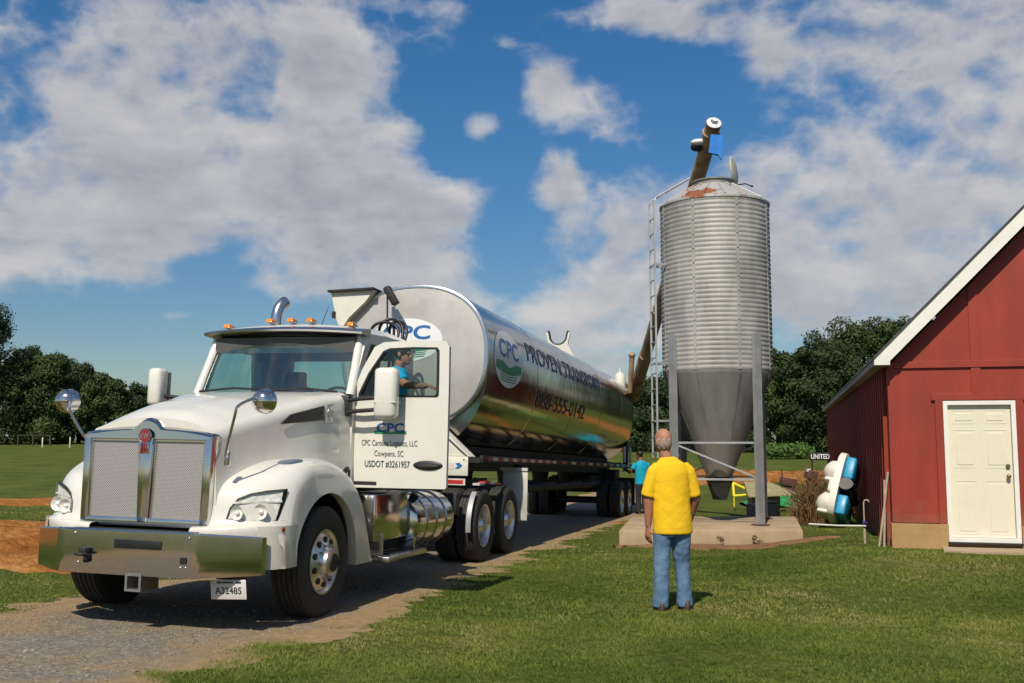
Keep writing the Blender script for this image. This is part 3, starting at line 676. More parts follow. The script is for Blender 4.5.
# grille
g = MB(); Y0 = -1.095
def top(x): return 1.680 + .055 * (1 - (abs(x) / .63) ** 2) + (.075 * max(0, 1 - (abs(x) / .13) ** 2) ** .8 if abs(x) < .13 else 0)
xs = np.linspace(-.64, .64, 41)
g.grid([[(x, Y0 + .12, top(x) - .005) for x in xs], [(x, Y0 + .03, top(x)) for x in xs], [(x, Y0 - .01, top(x) - .03) for x in xs], [(x, Y0 - .012, 1.625) for x in xs], [(x, Y0 + .03, 1.605) for x in xs]])
for sx in (-1, 1):
    g.prism([(sx * .64, Y0 - .008, .87), (sx * .565, Y0 - .014, .87), (sx * .575, Y0 - .014, 1.625), (sx * .645, Y0 - .008, 1.66)], (0, .16, 0), bev=.008)
g.box((0, Y0 + .05, .905), (1.24, .12, .075), bev=.012)
g.prism([(-.05, Y0 - .02, .9), (.05, Y0 - .02, .9), (.075, Y0 - .03, 1.64), (-.075, Y0 - .03, 1.64)], (0, .1, 0), bev=.012)
gr = g.build('grille', 'chrome', truck, 40)
for sx in (-1, 1):
    p = MB(); p.prism([(sx * .055, Y0 + .02, .905), (sx * .572, Y0 + .02, .905), (sx * .578, Y0 + .02, 1.635), (sx * .07, Y0 + .02, 1.635)], (0, .02, 0)); p.build('grille_panel', 'grille_mesh', gr, 0)
    p = MB(); q0 = [(sx * .057, Y0 + .004, .91), (sx * .566, Y0 + .004, .91), (sx * .574, Y0 + .004, 1.62), (sx * .077, Y0 + .004, 1.62)]
    c0 = Vector((sx * .32, Y0 + .004, 1.265)); q1 = [tuple(c0 + (Vector(a) - c0) * .955) for a in q0]
    p.ring(q0, q1, (0, .018, 0)); p.build('panel_frame', 'chrome', gr, 0)
b = MB()
b.lathe([(.062, 0), (.066, -.012), (.06, -.02), (.056, -.018)], origin=(0, Y0 - .028, 1.65), axis=(0, 1, 0), n=28, mi=0)
b.box((0, Y0 - .036, 1.545), (.085, .016, .10), bev=.006, mi=0)
b.cyl((0, Y0 - .03, 1.65), (0, Y0 - .046, 1.65), .056, n=28, mi=1)
for i in range(3): b.box((-.025 + .025 * i, Y0 - .046, 1.545), (.014, .008, .08), mi=1)
bd = b.build('badge', ['chrome', 'red_badge'], gr)
build_bm(text_bm('KW', .075, lambda u, v: (u, Y0 - .0475, 1.65 + v), wide=.085, bold=.001), 'badge_letters', 'satin_chrome', bd)

# bumper
def bump_y(x):
    a = abs(x); return -1.32 if a < .66 else -1.32 + .25 * ((a - .66) / .47)
xs = list(np.linspace(-1.03, -.66, 10)) + list(np.linspace(-.6, .6, 9)) + list(np.linspace(.66, 1.15, 10))
zlo = lambda x: .475 + .03 * max(0, (abs(x) - .66) / .56)
zup = lambda x: .845 - .035 * max(0, (abs(x) - .66) / .5)
prof = lambda x: [(.07, zup(x)), (.012, zup(x) + .007), (0, zup(x) - .007), (-.004, .70), (-.004, zlo(x) + .02), (.004, zlo(x)), (.07, zlo(x) - .003)]
m = MB(); rows = [[(x, bump_y(x) + dy, z) for dy, z in prof(x)] for x in xs]
vs = m.grid(rows); m.bm.faces.new(vs[0]); m.bm.faces.new(vs[-1][::-1])
bu = m.build('bumper', 'chrome', truck, 30)
m = MB(); m.box((.13, -1.326, .735), (.46, .012, .075), bev=.006); m.box((.575, -1.326, .62), (.06, .012, .055)); m.build('bumper_slot', 'black', bu)
for x, z in ((.55, .565), (.60, .565), (-.50, .81), (.62, .81), (-.45, .565), (-.40, .565)):
    m = MB(); m.ball((x, -1.323, z), .011, seg=8); m.build('bumper_bolt', 'satin_chrome', bu)
m = MB(); m.box((-.38, -1.35, .665), (.07, .06, .055), bev=.01); m.tube([(-.38 + .045 * math.cos(a), -1.39 - .03 * math.sin(a), .64) for a in np.linspace(0, 2 * PI, 14)[:-1]], .013, closed=True); m.box((-.36, -1.34, .60), (.05, .03, .07), bev=.008); m.build('tow_hook', 'dark_metal', bu)
m = MB(); q = lambda h: [(.105 - h, -1.33, .42 - h * .95), (.105 + h, -1.33, .42 - h * .95), (.105 + h, -1.33, .42 + h * .95), (.105 - h, -1.33, .42 + h * .95)]
m.ring(q(.078), q(.056), (0, .25, 0)); m.build('receiver_tube', 'alu', bu)
m = MB(); m.box((0, -1.08, .82), (1.2, .35, .05)); m.box((0, -.95, .66), (1.5, .3, .2)); m.build('bumper_bracket', 'black', bu)
# plate
plate = MB(); rt = Matrix.Rotation(R(-3), 3, 'Y') @ Matrix.Rotation(R(6), 3, 'X')
plate.box((.875, -1.10, .378), (.335, .008, .165), rot=rt, bev=.004); pl = plate.build('licence_plate', 'plate_white', truck)
pmx = lambda u, v: tuple(Vector((.875, -1.10, .378)) + rt @ Vector((u, -.006, v)))
build_bm(text_bm('A32485', .08, lambda u, v: pmx(u, v - .008), wide=.25, bold=.0015), 'plate_number', 'dark_print', pl)
m = MB()
for u, w_ in ((-.08, .05), (.0, .10), (.1, .05)):
    m.bm.faces.new([m.bm.verts.new(pmx(u + a * w_ / 2, .06 + b_ * .008)) for a, b_ in ((-1, -1), (1, -1), (1, 1), (-1, 1))])
m.build('plate_caption', 'dark_print', pl)
m = MB(); m.box((.885, -1.075, .468), (.28, .04, .025), bev=.006); m.build('plate_bracket', 'dark_metal', truck)

# hood mirrors
for sd in (-1, 1):
    base = Vector((sd * .76, -1.03, 1.47)) if sd > 0 else Vector((sd * .70, -.98, 1.60))
    ctr = Vector((sd * .99, -.86, 1.975)) if sd > 0 else Vector((sd * 1.02, -.9, 1.96))
    kn = base + Vector((sd * .12, -.12, .36 if sd > 0 else .26))
    hm = empty('hood_mirror'); hm.parent = truck
    m = MB(); pts = catmull([base, base + Vector((sd * .02, -.06, .06)), kn, kn + Vector((sd * .02, .02, .09)), ctr + Vector((-sd * .04, -.08, .03))], 6)
    m.tube([tuple(p) for p in pts], .013, n=8); m.box(tuple(base), (.05, .05, .13), bev=.015); m.build('mirror_arm', 'satin_chrome', hm)
    m = MB(); m.lathe([(0, -.10), (.05, -.092), (.085, -.065), (.105, -.02), (.11, .02), (.112, .035), (.105, .045)], origin=tuple(ctr), axis=(sd * .15, 1, 0), n=28); m.build('mirror_shell', 'chrome', hm)
    m = MB(); m.lathe([(.105, .042), (.06, .052), (0, .056)], origin=tuple(ctr), axis=(sd * .15, 1, 0), n=28); m.build('mirror_glass', 'chrome', hm)

# hood side vents
for sd in (-1, 1):
    m = MB(); xx = lambda y: sd * (hw(y) + .012)
    m.prism([(xx(-.17), -.17, 1.79), (xx(.53), .53, 1.855), (xx(.53), .53, 2.0), (xx(-.02), -.02, 1.89)], (sd * .014, 0, 0), bev=.006); m.build('hood_vent', 'black', truck)
    m = MB(); m.prism([(xx(.56), .56, 1.83), (xx(.71), .71, 1.83), (xx(.71), .71, 2.03), (xx(.56), .56, 2.005)], (sd * .01, 0, 0), bev=.004); m.ball((xx(.63) + sd * .012, .63, 1.925), (.012, .03, .055), seg=12); m.build('vent_trim', 'alu', truck)
build_bm(text_bm('T880', .07, lambda u, v: (1.06, -.35 + u, 1.62 + v), wide=.2), 'trim_letters', 'satin_chrome', truck) if False else None

for sd in (-1, 1):
    m = MB(); m.box((sd * 1.16, .52, 1.36), (.03, .09, .05), rot=Matrix.Rotation(R(20), 3, 'X'), bev=.008); m.box((sd * 1.175, .56, 1.32), (.02, .03, .09), bev=.006); m.build('hood_latch', 'black', truck)
    m = MB(); m.box((sd * .985, .62, 1.55), (.012, .16, .045), bev=.004); m.build('side_emblem', 'satin_chrome', truck)
# cab
c = MB()
W2 = .955
c.box((0, 1.09, 1.62), (1.9, .05, .96), bev=.01)                                  # firewall / cowl
c.box((0, 2.0, 1.19), (1.88, 1.72, .08), bev=.01)                                 # floor
c.ring([(-.94, 2.78, 1.16), (.94, 2.78, 1.16), (.94, 2.78, 2.84), (-.94, 2.78, 2.84)], [(-.72, 2.78, 2.12), (.72, 2.78, 2.12), (.68, 2.78, 2.66), (-.68, 2.78, 2.66)], (0, .05, 0))
def side_ring(x, vec, outer, inner): c.ring([(x, y, z) for y, z in outer], [(x, y, z) for y, z in inner], vec)
outer = [(1.06, 1.16), (2.79, 1.16), (2.79, 2.2), (2.79, 2.84), (2.0, 2.86), (1.40, 2.84), (1.2, 2.46), (1.06, 2.15)]
inn_l = [(1.24, 2.14), (2.22, 2.14), (2.22, 2.3), (2.22, 2.68), (1.9, 2.69), (1.52, 2.68), (1.36, 2.44), (1.24, 2.2)]
inn_r = [(1.18, 1.22), (2.26, 1.22), (2.26, 2.2), (2.26, 2.74), (1.9, 2.75), (1.49, 2.74), (1.32, 2.46), (1.18, 2.15)]
side_ring(-W2, (.045, 0, 0), outer, inn_l); side_ring(W2 - .045, (.045, 0, 0), outer, inn_r)
for sd in (-1, 1): c.tube([(sd * .925, 1.05, 2.13), (sd * .905, 1.2, 2.44), (sd * .875, 1.37, 2.80)], .05, n=10)
rows = []
for t, zo in ((1.30, -.02), (1.36, .02), (1.5, .05), (1.9, .075), (2.4, .075), (2.75, .05), (2.85, -.01), (2.86, -.04)):
    rows.append([(x, t, 2.86 + zo + .055 * (1 - (x / .93) ** 2) - .05 * max(0, (abs(x) - .8) / .13) ** 2) for x in np.linspace(-.955, .955, 21)])
c.grid(rows)
c.box((0, 2.08, 2.835), (1.8, 1.46, .04))
cab = c.build('cab', 'white_paint', truck, 40)
m = MB(); rows = []
for y, z in ((1.36, 2.895), (1.24, 2.878), (1.13, 2.85), (1.115, 2.835), (1.125, 2.815), (1.36, 2.80)):
    rows.append([(x, y + .09 * (x / .96) ** 2, z + .03 * (1 - (x / .96) ** 2)) for x in np.linspace(-.985, .965, 17)])
vs = m.grid(rows); m.bm.faces.new([r[0] for r in vs]); m.bm.faces.new([r[-1] for r in vs][::-1]); m.build('sun_visor', 'satin_chrome', truck, 40)
# windshield
def ws(x, t): return (x * (1 - .055 * t), 1.065 + .31 * t - .07 * (1 - (x / .92) ** 2), 2.15 + .66 * t)
m = MB(); m.grid([[ws(x, t) for x in np.linspace(-.885, .885, 13)] for t in np.linspace(0, 1, 5)]); wsh = m.build('windshield', 'windshield', truck, 60)
m = MB(); loop = [ws(x, 0) for x in np.linspace(-.89, .89, 9)] + [ws(.89, t) for t in (.25, .5, .75)] + [ws(x, 1) for x in np.linspace(.89, -.89, 9)] + [ws(-.89, t) for t in (.75, .5, .25)]
m.tube(loop, .018, n=6, closed=True); m.build('gasket', 'black', wsh)
m = MB(); m.tube([(-.85, .98, 2.165), (-.4, .93, 2.20), (0.02, .955, 2.185)], .012, n=6); m.tube([(.05, .95, 2.18), (.45, .93, 2.20), (.8, 1.0, 2.17)], .012, n=6); m.build('wiper', 'black', wsh)
m = MB(); m.bm.faces.new([m.bm.verts.new(p) for p in ((-W2 + .02, 1.22, 2.12), (-W2 + .02, 2.24, 2.12), (-W2 + .02, 2.24, 2.70), (-W2 + .02, 1.5, 2.70), (-W2 + .02, 1.22, 2.2))]); m.build('side_window', 'window', truck)
m = MB(); m.bm.faces.new([m.bm.verts.new(p) for p in ((-.73, 2.80, 2.1), (.73, 2.80, 2.1), (.69, 2.80, 2.68), (-.69, 2.80, 2.68))]); m.build('rear_window', 'window', truck)
# interior
m = MB(); m.box((0, 1.33, 1.98), (1.78, .42, .26), bev=.05); m.box((0, 2.735, 1.62), (1.8, .04, .92)); m.box((0, 1.6, 2.795), (1.74, .5, .03)); m.box((0, 1.28, 2.70), (1.72, .03, .17)); m.build('dashboard', 'interior', cab)
m = MB(); m.tube([(.48 + .22 * math.cos(a), 1.62 + .08 * math.sin(a), 2.06 + .2 * math.sin(a)) for a in np.linspace(0, 2 * PI, 25)[:-1]], .016, n=8, closed=True); m.cyl((.48, 1.62, 2.06), (.48, 1.4, 1.96), .03); m.box((.48, 1.62, 2.06), (.4, .03, .05)); m.build('steering_wheel', 'black', cab)
for sx in (-.48, .48):
    m = MB(); m.box((sx, 2.18, 1.62), (.5, .5, .16), bev=.05); m.box((sx, 2.46, 1.98), (.46, .14, .66), rot=Matrix.Rotation(R(-8), 3, 'X'), bev=.05); m.box((sx, 2.50, 2.40), (.28, .1, .2), bev=.04); m.box((sx, 2.2, 1.4), (.3, .3, .36)); m.build('seat', 'seat_cloth', cab)
# marker lamps, antenna, exhaust
for i, x in enumerate((-.80, -.26, -.0, .24, .74)):
    z = 2.925 + .055 * (1 - (x / .93) ** 2) - (.02 if abs(x) > .7 else 0); y = 1.42
    m = MB(); rt_ = Matrix.Identity(3)
    m.prism([(x - .04, y - .06, z), (x + .04, y - .06, z), (x + .032, y - .035, z + .045), (x - .032, y - .035, z + .045)], (0, .08, 0), bev=.007)
    lm = m.build('marker_lamp', 'amber', truck)
    m = MB(); m.box((x, y + .05, z + .01), (.075, .1, .04), bev=.012); m.build('lamp_base', 'satin_chrome', lm)
m = MB(); m.tube([(.2, 1.75, 2.96), (.26, 1.82, 3.22)], [.006, .003], n=5); m.build('antenna', 'black', truck)
for sx in (-1.06,):
    m = MB(); pts = [(sx, 2.98, 1.1), (sx, 2.98, 2.3), (sx, 2.98, 3.22)] + [(sx + .24 * (1 - math.cos(a)) * .25, 2.98 + .24 * (1 - math.cos(a)) * .9, 3.22 + .28 * math.sin(a)) for a in np.linspace(.25, 1.25, 7)]
    m.tube(pts, .075, n=18, cap=False); m.tube(pts, .066, n=18, cap=False, mi=1); m.build('exhaust_stack', ['satin_chrome', 'black'], truck, 60)
    m = MB(); m.lathe([(.10, 1.15), (.115, 1.2), (.115, 2.35), (.10, 2.4)], origin=(sx, 2.98, 0), n=20); m.build('muffler', 'chrome', truck)

# driver door swung open square to the cab
YD = 1.13
door_o = [(.915, 1.165), (1.99, 1.175), (2.005, 1.19), (2.005, 2.2), (2.0, 2.66), (1.965, 2.715), (1.6, 2.725), (1.26, 2.71), (1.155, 2.66), (1.02, 2.42), (.915, 2.15)]
door_i = [(.995, 2.13), (1.87, 2.13), (1.89, 2.15), (1.89, 2.3), (1.885, 2.61), (1.86, 2.645), (1.6, 2.65), (1.33, 2.64), (1.26, 2.61), (1.10, 2.38), (.995, 2.16)]
m = MB(); m.ring([(x, YD, z) for x, z in door_o], [(x, YD, z) for x, z in door_i], (0, .055, 0))
es = [e for e in m.bm.edges if len(e.link_faces) == 2 and e.calc_face_angle(0) > R(50)]
bmesh.ops.bevel(m.bm, geom=es, offset=.012, segments=2, affect='EDGES')
door = m.build('door', 'white_paint', truck, 30)
cc = Vector((1.46, 0, 2.4)); sh = lambda l, k, y: [(cc.x + (x - cc.x) * k, y, cc.z + (z - cc.z) * k) for x, z in l]
m = MB(); m.ring(sh(door_i, 1.02, YD - .004), sh(door_i, .95, YD - .004), (0, .06, 0)); m.build('window_seal', 'black', door, 30)
m = MB(); m.bm.faces.new([m.bm.verts.new(p) for p in sh(door_i, .97, YD + .03)]); m.build('window_pane', 'window', door)
m = MB(); m.box((1.46, YD + .065, 1.62), (1.0, .025, .85), bev=.01); m.build('door_liner', 'interior', door)
m = MB(); m.ball((1.80, YD - .004, 1.415), (.165, .018, .05)); m.ball((1.80, YD - .022, 1.405), (.12, .012, .025), mi=1); m.build('handle', ['black', 'dark_metal'], door)
m = MB(); m.box((1.10, YD - .003, 1.215), (.26, .012, .035), bev=.006); m.build('vent_slot', 'dark_metal', door)
dp = lambda x, z: (lambda u, v: (x + u, YD - .005, z + v))
build_bm(text_bm('CPC', .13, dp(1.365, 1.80), wide=.31, bold=.004), 'lettering', 'blue_print', door)
m = MB(); m.prism([(1.185, YD - .005, 1.735), (1.550, YD - .005, 1.735), (1.550, YD - .005, 1.765), (1.430, YD - .005, 1.768), (1.360, YD - .005, 1.75), (1.290, YD - .005, 1.768), (1.185, YD - .005, 1.765)], (0, .003, 0)); m.build('green_swoosh', 'green_print', door, 0)
build_bm(text_bm('CPC Carolina Logistics, LLC', .085, dp(1.360, 1.63), wide=.63), 'lettering', 'dark_print', door)
build_bm(text_bm('Cowpens, SC', .085, dp(1.360, 1.52), wide=.33), 'lettering', 'dark_print', door)
build_bm(text_bm('USDOT #3261957', .095, dp(1.345, 1.415), wide=.51, bold=.001), 'lettering', 'dark_print', door)
for z in (1.3, 1.9):
    m = MB(); m.cyl((.93, YD + .03, z), (.93, YD + .03, z + .12), .025, n=10); m.build('hinge', 'dark_metal', door)

# cab mirrors
for sd, x0, z0, z1, y in ((1, 1.395, 1.885, 2.42, .93), (-1, 1.37, 2.0, 2.42, .96)):
    mr_ = empty('mirror'); mr_.parent = truck
    m = MB()
    if sd > 0:
        m.box((x0, y, (z0 + z1) / 2), (.25, .17, z1 - z0), bev=.055); m.box((x0, y - .002, z0 + .17), (.254, .168, .006))
    else: m.box((-x0, y, (z0 + z1) / 2), (.16, .2, z1 - z0), bev=.045)
    m.build('mirror_housing', 'white_paint', mr_, 50)
    m = MB(); m.box((sd * x0, y + .088, (z0 + z1) / 2), (.2, .01, z1 - z0 - .08)); m.build('mirror_glass', 'chrome', mr_)
    m = MB()
    for z in (2.09, 1.965):
        m.tube([(sd * .82, .99, z - .03), (sd * 1.05, .95, z), (sd * (x0 - .08), y + .02, z + .02)], .022, n=8)
    m.box((sd * .90, 1.0, 2.02), (.12, .1, .22), bev=.02); m.build('mirror_arm', 'black', mr_)

# steps, battery box, tank, fender brackets
m = MB(); m.box((1.0, 1.72, .84), (.36, .95, .52), bev=.03); bx = m.build('battery_box', 'chrome', truck)
m = MB()
for i in range(9): m.box((1.0, 2.215, .62 + .045 * i), (.3, .03, .018), bev=.004)
m.build('louvre', 'satin_chrome', bx)
m = MB(); m.box((1.15, 1.90, .405), (.34, 1.15, .06), bev=.012); m.box((1.1, 1.4, .55), (.22, .04, .26)); m.box((1.1, 2.35, .55), (.22, .04, .26)); st = m.build('cab_step', 'alu', truck)
m = MB()
for i in range(6): m.box((1.15, 1.45 + i * .18, .436), (.22, .06, .008), bev=.003)
m.build('step_tread', 'dark_metal', st)
m = MB(); m.lathe([(0, 2.3), (.27, 2.3), (.325, 2.33), (.335, 2.4), (.335, 3.55), (.325, 3.62), (.27, 3.65), (0, 3.65)], origin=(.93, 0, .72), axis=(0, 1, 0), n=40); ft = m.build('fuel_tank', 'chrome', truck, 50)
for yy in (2.62, 2.95, 3.3):
    m = MB(); m.tube([(.93 + .341 * math.cos(a), yy, .72 + .341 * math.sin(a)) for a in np.linspace(0, 2 * PI, 33)[:-1]], .010, n=6, closed=True); m.build('tank_strap', 'satin_chrome', ft)
m = MB(); m.cyl((1.12, 2.48, .99), (1.16, 2.48, 1.05), .05, n=14); m.build('filler_cap', 'dark_metal', ft)
m = MB(); m.lathe([(0, 2.3), (.30, 2.33), (.335, 2.4), (.335, 3.55), (.30, 3.62), (0, 3.65)], origin=(-.93, 0, .72), axis=(0, 1, 0), n=32); m.build('fuel_tank', 'chrome', truck, 50)
for sd in (-1, 1):
    m = MB(); rows = [[(sd * 1.13, 5.1 - .60 * math.cos(a), .515 + .6 * math.sin(a)), (sd * 1.20, 5.1 - .60 * math.cos(a), .515 + .6 * math.sin(a))] for a in np.linspace(-.1, .95, 9)]
    m.grid(rows); m.build('quarter_fender', 'galv_post', truck, 60)
    m = MB(); m.box((sd * .9, 4.30, .85), (.36, .12, .3), bev=.02); m.build('fender_bracket', 'dark_metal', truck)
    m = MB(); m.box((sd * 1.10, 7.15, .86), (.42, .012, .80), bev=.004); m.box((sd * 1.08, 7.15, 1.28), (.46, .05, .05)); m.build('mud_flap', 'mudflap', truck)
    m = MB(); m.box((sd * .90, 4.62, 1.135), (.34, .012, .09), mi=0); m.box((sd * .90, 4.612, 1.135), (.28, .006, .05), mi=1); m.build('warning_plate', ['white_tape', 'red_tape'], truck)
    m = MB()
    for i in range(4): m.box((sd * 1.15, 5.0 + i * .28, 1.12 - .02 * abs(i - 1)), (.1, .26, .03), mi=i % 2)
    m.build('reflective_tape', ['white_tape', 'red_tape'], truck)
# deck behind the cab and coiled air hoses
m = MB(); m.box((0, 3.6, 1.13), (.86, 1.3, .03), bev=.006); m.build('deck_plate', 'alu', truck)
m = MB(); m.cyl((-.02, 4.5, 1.1), (-.02, 4.5, 3.42), .022, n=8); m.build('hose_post', 'dark_metal', truck)
for k, (rx, rz, cx, cz) in enumerate(((.21, .20, -.13, 3.17), (.18, .23, -.06, 3.19), (.13, .20, .02, 3.20))):
    m = MB(); pts = [(cx + rx * math.cos(a), 4.42 + .07 * k + .05 * math.sin(2 * a), cz + rz * math.sin(a)) for a in np.linspace(-.3, PI + .4, 20)]
    pts = [(pts[0][0] + .02, pts[0][1] - .1, 2.4)] + pts + [(pts[-1][0], pts[-1][1] - .1, 2.4)]
    m.tube(pts, .022, n=8); m.build('air_hose', 'black', truck, 60)

# ------------------------------------------------------------------ tank trailer
TR = frame_matrix((OX + 5.3 * SX, OY + 5.3 * CX_, -.06), YAW, 1.85, .6)
trailer = tag(empty('tank_trailer', matrix=TR), 'long polished metal feed tank trailer coupled behind the white truck', 'trailer')
TA, TB, TZ, TN = 1.165, 1.06, 2.985, 2.3
def se(a):
    c_, s_ = math.cos(a), math.sin(a)
    return TA * math.copysign(abs(c_) ** (2 / TN), c_), TB * math.copysign(abs(s_) ** (2 / TN), s_)
TBL = 1.43
def sl(a):
    x, z = se(a); return x, z if z > 0 else z * TBL / TB
def tank_x(z):
    d = min(1, abs(z - TZ) / (TB if z > TZ else TBL)); return TA * (1 - d ** TN) ** (1 / TN)
NS = 80; TL = 14.6
m = MB(); rows = []
for y in [0.0, .02] + list(np.linspace(.3, TL - .5, 24)) + [TL - .3, TL - .12, TL]:
    k = 1.0 if y < TL - .5 else float(np.interp(y, [TL - .5, TL - .3, TL - .12, TL], [1, .99, .95, .88]))
    rows.append([(sl(a)[0] * k, y, TZ + sl(a)[1] * k) for a in np.linspace(0, 2 * PI, NS, endpoint=False)])
vs = m.grid(rows, 0, True); m.bm.faces.new(vs[-1]); m.bm.faces.new(vs[0][::-1])
shell = m.build('tank_shell', 'tank', trailer, 50)
m = MB(); rows = []
for k, y in ((1.004, .03), (1.012, -.02), (1.008, -.06), (.985, -.075), (.96, -.07)):
    rows.append([(se(a)[0] * k, y, TZ + se(a)[1] * k) for a in np.linspace(0, 2 * PI, NS, endpoint=False)])
m.grid(rows, 0, True); m.build('head_ring', 'satin_chrome', trailer, 50)
m = MB(); rows = []
for k in (.965, .9, .8, .65, .5, .3, .1):
    rows.append([(se(a)[0] * k, -.06 - .07 * (1 - k ** 2), TZ + se(a)[1] * k) for a in np.linspace(0, 2 * PI, NS, endpoint=False)])
vs = m.grid(rows, 0, True); m.bm.faces.new(vs[-1]); m.build('tank_head', 'tank_head', trailer, 60)
for yy in (3.0, 6.1, 9.2, 12.2):
    m = MB(); m.grid([[(sl(a)[0] * k, yy + dy, TZ + sl(a)[1] * k) for a in np.linspace(0, 2 * PI, NS, endpoint=False)] for k, dy in ((1.0, -.018), (1.0025, -.012), (1.0025, .012), (1.0, .018))], 0, True); m.build('weld_band', 'satin_chrome', shell, 60)

def logo(parent, fn, W, H):
    """white oval with blue CPC letters over a green two-hill field with white furrows"""
    def disc(sx, sz, off, n=40):
        b_ = MB(); rows = [[fn(sx * W / 2 * k * math.cos(a), sz * H / 2 * k * math.sin(a), off) for a in np.linspace(0, 2 * PI, n, endpoint=False)] for k in (1, .8, .6, .4, .2, .05)]
        vs = b_.grid(rows, 0, True); b_.bm.faces.new(vs[-1]); return b_
    lg = disc(1, 1, .005).build('logo', 'white_print', parent, 180, flip=False)
    build_bm(text_bm('CPC', H * .44, lambda u, v: fn(u, v + H * .17, .009), wide=W * .66, cuts=[H * k for k in (-.12, -.06, 0, .06, .12)], bold=.006), 'logo_letters', 'blue_print', lg)
    b_ = MB()
    ell = lambda u: -H / 2 * math.sqrt(max(0, 1 - (2 * u / W) ** 2)) * .97
    us = np.linspace(-W * .43, W * .43, 25)
    up = lambda u: H * (-.06 - .09 * (1 - min(1, abs(u) / (W * .22)) ** 1.3) - .03 * max(0, abs(u) / (W * .43) - .6))
    lo = lambda u: max(ell(u), -H * .23 - .05 * H * math.cos(u / W * 5))
    rows = [[fn(u, lo(u) + (up(u) - lo(u)) * t, .009) for u in us] for t in (0, .33, .66, 1)]
    b_.grid(rows); b_.build('logo_field', 'green_print', lg, 180, flip=False)
    b_ = MB()
    for k in (.29, .335, .38):
        us2 = np.linspace(-W * .3 * (1.25 - k), W * .3 * (1.25 - k), 13)
        b_.grid([[fn(u, -H * k - .03 * H * math.cos(u / W * 6) + t * H * .018, .009) for u in us2] for t in (0, 1)])
    b_.build('logo_furrow', 'green_print', lg, 180, flip=False)
def head_fn(u, v, off):
    x, z = u, v
    k = ((abs(x) / TA) ** TN + (abs(z) / TB) ** TN) ** (1 / TN)
    return (x, -.06 - .07 * (1 - min(1, k) ** 2) - off, TZ + z)
logo(trailer, lambda u, v, o: head_fn(u - .10, v + .22, o), 1.16, .66)
def side_fn(y0, z0):
    def f(u, v, off=.006):
        z = z0 + v; return (tank_x(z) + off, y0 + u, z)
    return f
logo(trailer, side_fn(1.12, 3.03), 1.7, .9)
sf = side_fn(5.75, 3.30); build_bm(text_bm('PROVEN TRANSPORT', .46, lambda u, v: sf(u, v, .007), wide=6.9, cuts=[.06 * k for k in range(-4, 5)], bold=.002), 'lettering', 'navy_print', trailer)
sf2 = side_fn(5.2, 2.55); build_bm(text_bm('888-555-0142', .42, lambda u, v: sf2(u, v, .007), wide=4.3, cuts=[.06 * k for k in range(-4, 5)], bold=.004), 'lettering', 'purple_print', trailer)

# frame
m = MB()
m.box((1.15, 7.05, 1.44), (.05, 14.5, .11), bev=.006); m.box((-1.15, 7.05, 1.44), (.05, 14.5, .11), bev=.006)
for yy in np.linspace(.2, 14, 12): m.box((0, yy, 1.43), (2.26, .08, .08))
for sx in (-.45, .45): m.box((sx, 7.3, 1.36), (.1, 13.6, .2))
m.build('frame_rail', 'dark_metal', trailer)
m = MB()
ys_ = [.02 + .28 * i for i in range(17)] + [4.51 + .45 * i for i in range(22)]
vv = m.grid([[(1.1785, y, z) for y in ys_] for z in (1.425, 1.475)])
for i, f in enumerate(m.bm.faces): f.material_index = (i % 2) if i < 16 else (2 if i % 2 else (0 if i % 4 else 1))
m.build('reflective_tape', ['red_tape', 'white_tape', 'dark_metal'], trailer, 0)
m = MB()
for yy in np.linspace(.6, 13.4, 9):
    m.box((0, yy, 1.50), (1.9, .07, .07))
m.box((0, 7, 1.55), (1.1, 13, .2))
m.build('tank_cradle', 'dark_metal', trailer)
m = MB()
for yy in (2.4, 5.2, 8.0, 10.6):
    m.lathe([(.75, 2.1), (.22, 1.45), (.16, 1.0), (.16, .95)], origin=(0, yy, 0), n=20); m.tube([(.2, yy, 1.1), (.6, yy + .2, 1.0), (.6, yy + 1.6, 1.0)], .06, n=8)
m.cyl((.62, 1.8, .95), (.62, 12.0, .95), .075, n=12); m.box((.0, 13.6, 1.1), (1.6, .9, .5), bev=.03)
m.build('discharge_pipe', 'dark_metal', trailer)
for sx in (-.85, .85):
    m = MB(); m.box((sx, 3.0, 1.05), (.14, .14, .75), bev=.01); m.box((sx, 3.0, .62), (.1, .1, .3)); m.box((sx, 3.0, .45), (.3, .3, .03)); m.build('landing_leg', 'dark_metal', trailer)
GZT = lambda y: .0
for yy in (11.95, 13.2):
    for sd in (1, -1): wheel_parts(trailer, sd * 1.22, yy, .535, sd, False, dual=True)
m = MB(); m.cyl((-1, 11.95, .535), (1, 11.95, .535), .07); m.cyl((-1, 13.2, .535), (1, 13.2, .535), .07); m.box((.45, 12.6, 1.0), (.12, 2.6, .35)); m.box((-.45, 12.6, 1.0), (.12, 2.6, .35)); m.build('axle', 'dark_metal', trailer)
for sd in (1, -1):
    m = MB(); m.box((sd * .98, 14.05, .75), (.5, .012, .75)); m.build('mud_flap', 'black', trailer)
m = MB(); m.box((0, 14.45, .75), (2.2, .1, .12), bev=.01); m.box((.6, 14.4, 1.05), (.08, .08, .55)); m.box((-.6, 14.4, 1.05), (.08, .08, .55)); m.build('rear_bumper', 'dark_metal', trailer)
